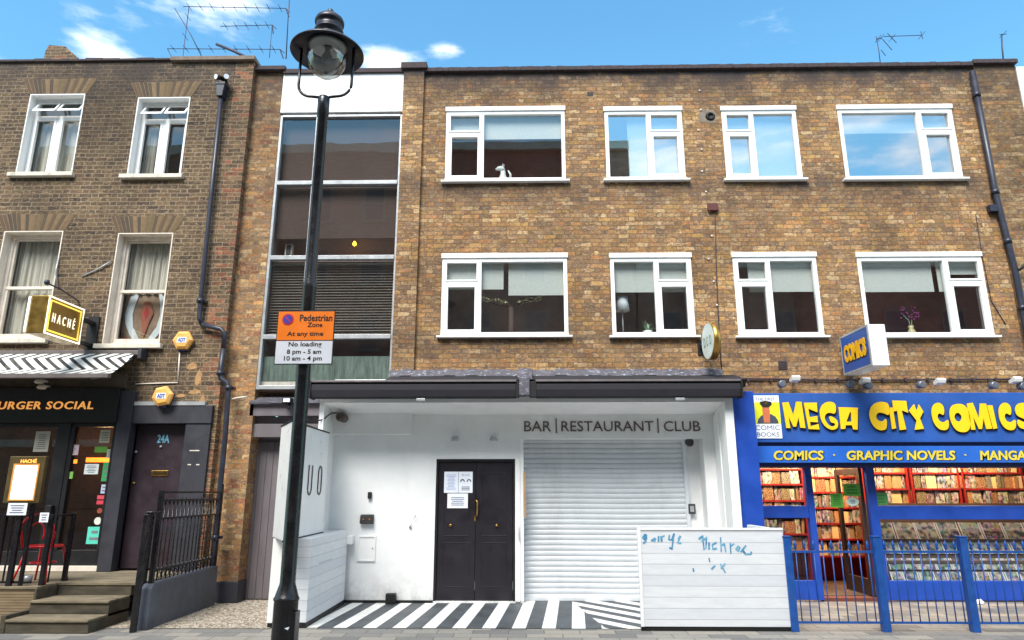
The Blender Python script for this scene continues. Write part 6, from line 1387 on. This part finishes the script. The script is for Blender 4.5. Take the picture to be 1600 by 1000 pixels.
q = MB(); q.lathe([(.19, zrim + .07), (.17, zrim + .05), (.1, zrim + .065), (.04, zrim + .07)], LX, YLm, 32); part('reflector', q, paint('pale_reflector', (215, 216, 214), .35, .1), lp)
q = MB(); q.lathe([(.025, zrim + .06), (.03, zrim + .0), (.05, zrim - .03), (.055, zrim - .07), (.03, zrim - .11)], LX, YLm, 20); part('lamp_holder', q, paint('grey_bulb', (120, 120, 122), .3), lp)
ysg = YLm - .085
def quadsheet(name, pts, y0, y1, m, parent, bev=0):
    q = MB(); q.yprism([U(a, b, y0) for a, b in pts], y0, y1); return part(name, q, m, parent, bev)
sg = thing('parking_sign', 'orange and white plate on the street lamp reading Pedestrian Zone, No loading', 'sign', (LX, ysg, UZ(570, ysg, 474)))
sx0_, sx1_ = UX(431, 530, ysg), UX(521.5, 530, ysg); sz1_, szm, sz0_ = UZ(485.5, ysg, 476), UZ(532, ysg, 476), UZ(569.5, ysg, 474)
q = MB(); q.box(sx0_, sx1_, ysg, ysg + .006, sz0_, sz1_); part('border', q, m_blk, sg, .003)
q = MB(); b = .008; q.box(sx0_ + b, sx1_ - b, ysg - .003, ysg - .0005, szm + .003, sz1_ - b); part('orange_plate', q, paint('sign_orange', (244, 122, 12), .45, var=.04), sg)
q = MB(); q.box(sx0_ + b, sx1_ - b, ysg - .003, ysg - .0005, sz0_ + b, szm - .005); part('white_plate', q, paint('sign_white', (216, 218, 226), .45, var=.04), sg)
SW, SH = sx1_ - sx0_, sz1_ - sz0_
def st(body, u0, u1, v0, v1): part('lettering', text_mb(body, (sx0_ + SW * u0, ysg - .0035, sz0_ + SH * v0), X3, Z3, SW * (u1 - u0), SH * (v1 - v0), .0015, bold=.018), m_blk, sg)
st('Pedestrian', .39, .955, .80, .925); st('Zone', .53, .79, .69, .775); st('At any time', .19, .815, .50, .61)
st('No loading', .23, .80, .305, .415); st('8 pm - 5 am', .21, .80, .17, .275); st('10 am - 4 pm', .17, .82, .045, .155)
cx, cz = sx0_ + SW * .185, sz0_ + SH * .835; q = MB(); q.lathe([(.052, ysg - .003), (.052, ysg - .006)], cx, cz, 32, 'y'); part('red_ring', q, paint('sign_red', (190, 30, 50), .5), sg)
q = MB(); q.lathe([(.039, ysg - .0065), (.039, ysg - .0075)], cx, cz, 32, 'y'); part('blue_disc', q, paint('sign_blue', (52, 50, 160), .5), sg)
q = MB(); s_ = .031; w2 = .006; q.yprism([(cx - s_ - w2, cz + s_), (cx - s_ + w2, cz + s_ + .0), (cx + s_ + w2, cz - s_), (cx + s_ - w2, cz - s_)], ysg - .0085, ysg - .0078); part('red_bar', q, CACHE['sign_red'], sg)
for z in (sz0_ + SH * .2, sz0_ + SH * .8):
    q = MB(); q.lathe([(.068, z - .012), (.068, z + .012)], LX, YLm, 24); q.box(LX - .03, LX + .03, ysg + .006, YLm - .06, z - .01, z + .01); part('clip', q, m_lgrey, sg)
q = MB(); X, Z = U(448, 982, YLm - .1); q.yprism([(X - .02, Z), (X + .01, Z - .012), (X + .022, Z + .012), (X + .004, Z + .008)], YLm - .1005, YLm - .0985); part('sticker_scrap', q, m_paper, lp)
# floodlight box below the stair window
X, Z = U(449, 627, YF - .16); q = MB(); q.box(X - .07, X + .07, YF - .2, YF - .08, Z - .03, Z + .05); q.tube([(X + .02, YF - .12, Z - .03), (X + .02, YF - .14, Z - .11)], .025, 8)
f_ = solo('floodlight', q, m_blk, 'small floodlight on the lead flashing left of the street lamp pole', 'floodlight', (X, YF - .1, Z), bevel=.006)
q = MB(); q.box(X - .05, X + .05, YF - .205, YF - .2015, Z - .015, Z + .04); part('lens', q, m_paper, f_)

# ------------------------------------------------------------ aerials
m_aer = paint('aerial_metal', (62, 62, 84), .5, .3)
def aerial(lab, Y, mast, booms, r=.012):
    """mast: list of pixel points; booms: (pixel start, pixel end, number of elements, reflector?)"""
    P = [U(px, py, Y) for px, py in mast]; ae = thing('tv_aerial', lab, 'aerial', (P[0][0], Y, P[0][1]))
    q = MB(); q.tube([(a, Y, b) for a, b in P], r, 6); part('mast', q, m_aer, ae)
    for (s, e, n, rf_) in booms:
        A, B = Vector((U(*s, Y)[0], Y - .02, U(*s, Y)[1])), Vector((U(*e, Y)[0], Y - .02, U(*e, Y)[1]))
        q = MB(); q.tube([A, B], .008, 5); part('boom', q, m_aer, ae)
        for i in range(n):
            q = MB(); p = A.lerp(B, (i + .5) / n); q.tube([p + Vector((0, -.13, .0)), p + Vector((0, .13, 0))], .006, 4); q.tube([p + Vector((0, 0, -.02)), p + Vector((0, 0, .02))], .006, 4); part('element', q, m_aer, ae)
        if rf_:
            d = rf_ / 100; q = MB(); q.tube([B + Vector((0, 0, 0)), B + Vector((d, 0, -.22))], .014, 5); q.tube([B, B + Vector((d * .3, .2, .05))], .008, 5); part('reflector', q, m_aer, ae)
aerial('tall aerial with a long level boom, farthest right beside the street lamp hood', 13.2, [(447, 92), (450, 30), (453, -12)], [((287, 11), (447, 14), 9, 9)])
aerial('smaller aerial with a level boom just below the tallest one', 13.2, [(421, 90), (425, 41)], [((345, 42), (426, 40), 5, 4)], .007)
aerial('aerial with a long level boom close above the left roof', 12.6, [(272, 96), (262, 77)], [((262, 77), (438, 78), 9, 9)], .009)
aerial('leaning aerial boom rising to the left from the roof edge', 12.8, [(319, 96), (297, 52), (273, 13)], [((296, 11), (292, 44), 1, 0), ((286, 92), (294, 25), 1, 0)], .010)
aerial('thick brown pole leaning low over the roof at the parapet pier', 12.0, [(397, 96), (366, 80), (338, 69)], [], .03)
aerial('aerial with a small bird like grid near the right end of the roof', 13.0, [(1377, 110), (1373, 78), (1369, 57)], [((1376, 79), (1383, 88), 0, 0), ((1369, 62), (1378, 60), 2, 0), ((1386, 53), (1400, 68), 1, 0), ((1378, 62), (1393, 79), 0, 0), ((1438, 50), (1441, 62), 1, 0), ((1380, 58), (1440, 56), 0, 0)], .009)
aerial('short pale aerial at the far right of the roofline', 13.6, [(1569, 108), (1566, 75), (1565, 55)], [((1552, 92), (1554, 104), 0, 0), ((1561, 55), (1572, 54), 1, 0)], .016)

# ------------------------------------------------------------ things standing in the windows
x0, x1, z0, z1 = WB['a']; X = UX(786, 270, YF + .25); zb_ = z0 + .062
q = MB(); q.box(x0, x1, YF + .16, YF + .34, z0 - .2, z0 + .05); part('inner_ledge', q, m_whitep, mid)
q = MB(); Y_ = YF + .25
q.lathe([(.07, zb_ - .015), (.08, zb_ + .03), (.07, zb_ + .12), (.045, zb_ + .2), (.04, zb_ + .27)], X, Y_, 20); q.tube([(X + .01, Y_, zb_ + .25), (X - .03, Y_, zb_ + .30), (X - .08, Y_, zb_ + .30), (X - .13, Y_, zb_ + .28)], [.045, .052, .04, .018], 12)
q.tube([(X + .06, Y_, zb_), (X + .13, Y_, zb_ + .08), (X + .13, Y_, zb_ + .19), (X + .09, Y_, zb_ + .26)], [.03, .026, .02, .012], 8); q.tube([(X - .01, Y_ - .02, zb_ + .33), (X, Y_ - .02, zb_ + .39)], [.014, .003], 6); q.tube([(X + .01, Y_ + .02, zb_ + .33), (X + .02, Y_ + .02, zb_ + .39)], [.014, .003], 6)
solo('ornament', q, m_whitep, 'white animal shaped ornament on the sill of the upper left wide window', 'ornament', (X, YF + .25, zb_ - .015))
x0, x1, z0, z1 = WB['f']; X = UX(973, 500, YF + .28); Zs = UZ(486, YF + .28)
q = MB(); q.lathe([(.12, Zs - .005), (.09, Zs + .24), (.085, Zs + .24), (.115, Zs)], X, YF + .28, 24); fl_ = solo('floor_lamp', q, paint('lamp_shade_cloth', (244, 246, 250), .8), 'pale cylindrical lampshade on a thin stem inside the lower middle window', 'lamp', (X, YF + .28, Zs))
q = MB(); q.tube([(X, YF + .28, z0 - .3), (X, YF + .28, Zs + .1)], .011, 6); part('stem', q, m_lgrey, fl_)
def spiky(X, Y, Z, lab, m, n=26, L=.22):
    t = thing('pot_plant', lab, 'plant', (X, Y, Z)); q = MB(); q.lathe([(.06, Z), (.08, Z + .09), (.07, Z + .09), (.06, Z + .07)], X, Y, 20); part('pot', q, m_whitep, t)
    q = MB()
    for i in range(n):
        a = random.uniform(0, 6.28); e = random.uniform(.3, 1.3); l = L * random.uniform(.7, 1.1); d = Vector((math.cos(a) * math.cos(e), math.sin(a) * math.cos(e), math.sin(e)))
        p = Vector((X, Y, Z + .08)); s = d.cross(Vector((0, 0, 1))).normalized() * .012; m1 = p + d * l * .5; q.quad(tuple(p - s), tuple(p + s), tuple(m1 + s + Vector((0, 0, .01))), tuple(m1 - s + Vector((0, 0, .01)))); q.quad(tuple(m1 - s), tuple(m1 + s), tuple(p + d * l + Vector((0, 0, -.02))), tuple(p + d * l + Vector((0, 0, -.021))))
    part('leaves', q, m, t)
m_leaf = paint('grey_green_leaf', (150, 178, 150), .6, var=.2)
spiky(UX(1012, 515, YF + .24), YF + .24, z0 + .05, 'spiky grey green plant in a white pot inside the lower middle window', m_leaf)
q = MB(); q.box(x0, x1, YF + .16, YF + .34, z0 - .1, z0 + .049); part('inner_ledge', q, m_room, mid)
x0, x1, z0, z1 = WB['h']; X = UX(1424, 515, YF + .3); Z = z0 + .05
q = MB(); q.lathe([(.04, Z), (.07, Z + .04), (.06, Z + .1), (.03, Z + .15), (.045, Z + .19)], X, YF + .3, 24); vs = solo('vase', q, paint('cream_vase', (206, 190, 140), .35), 'cream vase of pink orchids on the sill of the lower right window', 'vase', (X, YF + .3, Z))
q = MB(); q.box(x0, x1, YF + .2, YF + .4, z0 - .1, z0 + .049); part('inner_ledge', q, m_whitep, mid)
m_orch = paint('magenta_petals', (176, 60, 150), .6); q = MB()
for i in range(26):
    a = U(random.uniform(1406, 1436), random.uniform(478, 500), YF + .3); q.lathe([(.001, a[1] - .012), (.02, a[1]), (.001, a[1] + .012)], a[0], YF + .3 + random.uniform(-.04, .04), 6)
part('flowers', q, m_orch, vs)
q = MB(); q.tube([(X, YF + .3, Z + .1), (X - .02, YF + .3, Z + .28), (X - .1, YF + .3, Z + .38)], .006, 5); q.tube([(X, YF + .3, Z + .1), (X + .03, YF + .3, Z + .3)], .006, 5); part('stems', q, m_leaf, vs)
# branch arrangement in the lower left wide window
X = UX(799, 500, YF + .30); zc2 = UZ(480, YF + .30)
br2 = thing('flower_arrangement', 'tall dark stem spreading small cream blossoms inside the lower left wide window', 'plant', (X, YF + .30, WB['e'][2]))
q = MB(); q.tube([(X, YF + .30, WB['e'][2] - .3), (X, YF + .30, zc2)], .045, 8); part('stem', q, m_brown, br2)
q = MB(); fl2 = MB()
for i in range(90):
    s = random.choice((-1, 1)); u = random.uniform(.05, .5); z = zc2 + .02 + .14 * (1 - math.exp(-u * 5)) + random.uniform(-.03, .03); x = X + s * u; y = YF + .30 + random.uniform(-.1, .1)
    if i % 4 == 0: q.tube([(X, YF + .30, zc2), (X + s * u * .5, y, zc2 + .06), (x, y, z)], .004, 4)
    fl2.lathe([(.001, z - .012), (.024, z), (.001, z + .014)], x, y, 5)
part('twigs', q, m_brown, br2); part('blossoms', fl2, paint('cream_blossom', (244, 238, 190), .7), br2)
# white plush-like shapes behind the top left casement
X, Z = U(240, 225, YL + .5); q = MB()
for (dx_, dz_, rr) in ((0, 0, .1), (.02, -.14, .13), (-.05, -.3, .12), (.03, .1, .07)):
    q.lathe([(rr * math.sin(R(a)) + .001, Z + dz_ - rr * math.cos(R(a))) for a in range(0, 181, 20)], X + dx_, YL + .5, 16)
solo('hanging_blossom', q, paint('pale_blossom', (190, 190, 188), .9, var=.2, scale=20), 'pale rounded ornament behind the open casement of the upper left house window', 'ornament', (X, YL + .5, Z - .4))
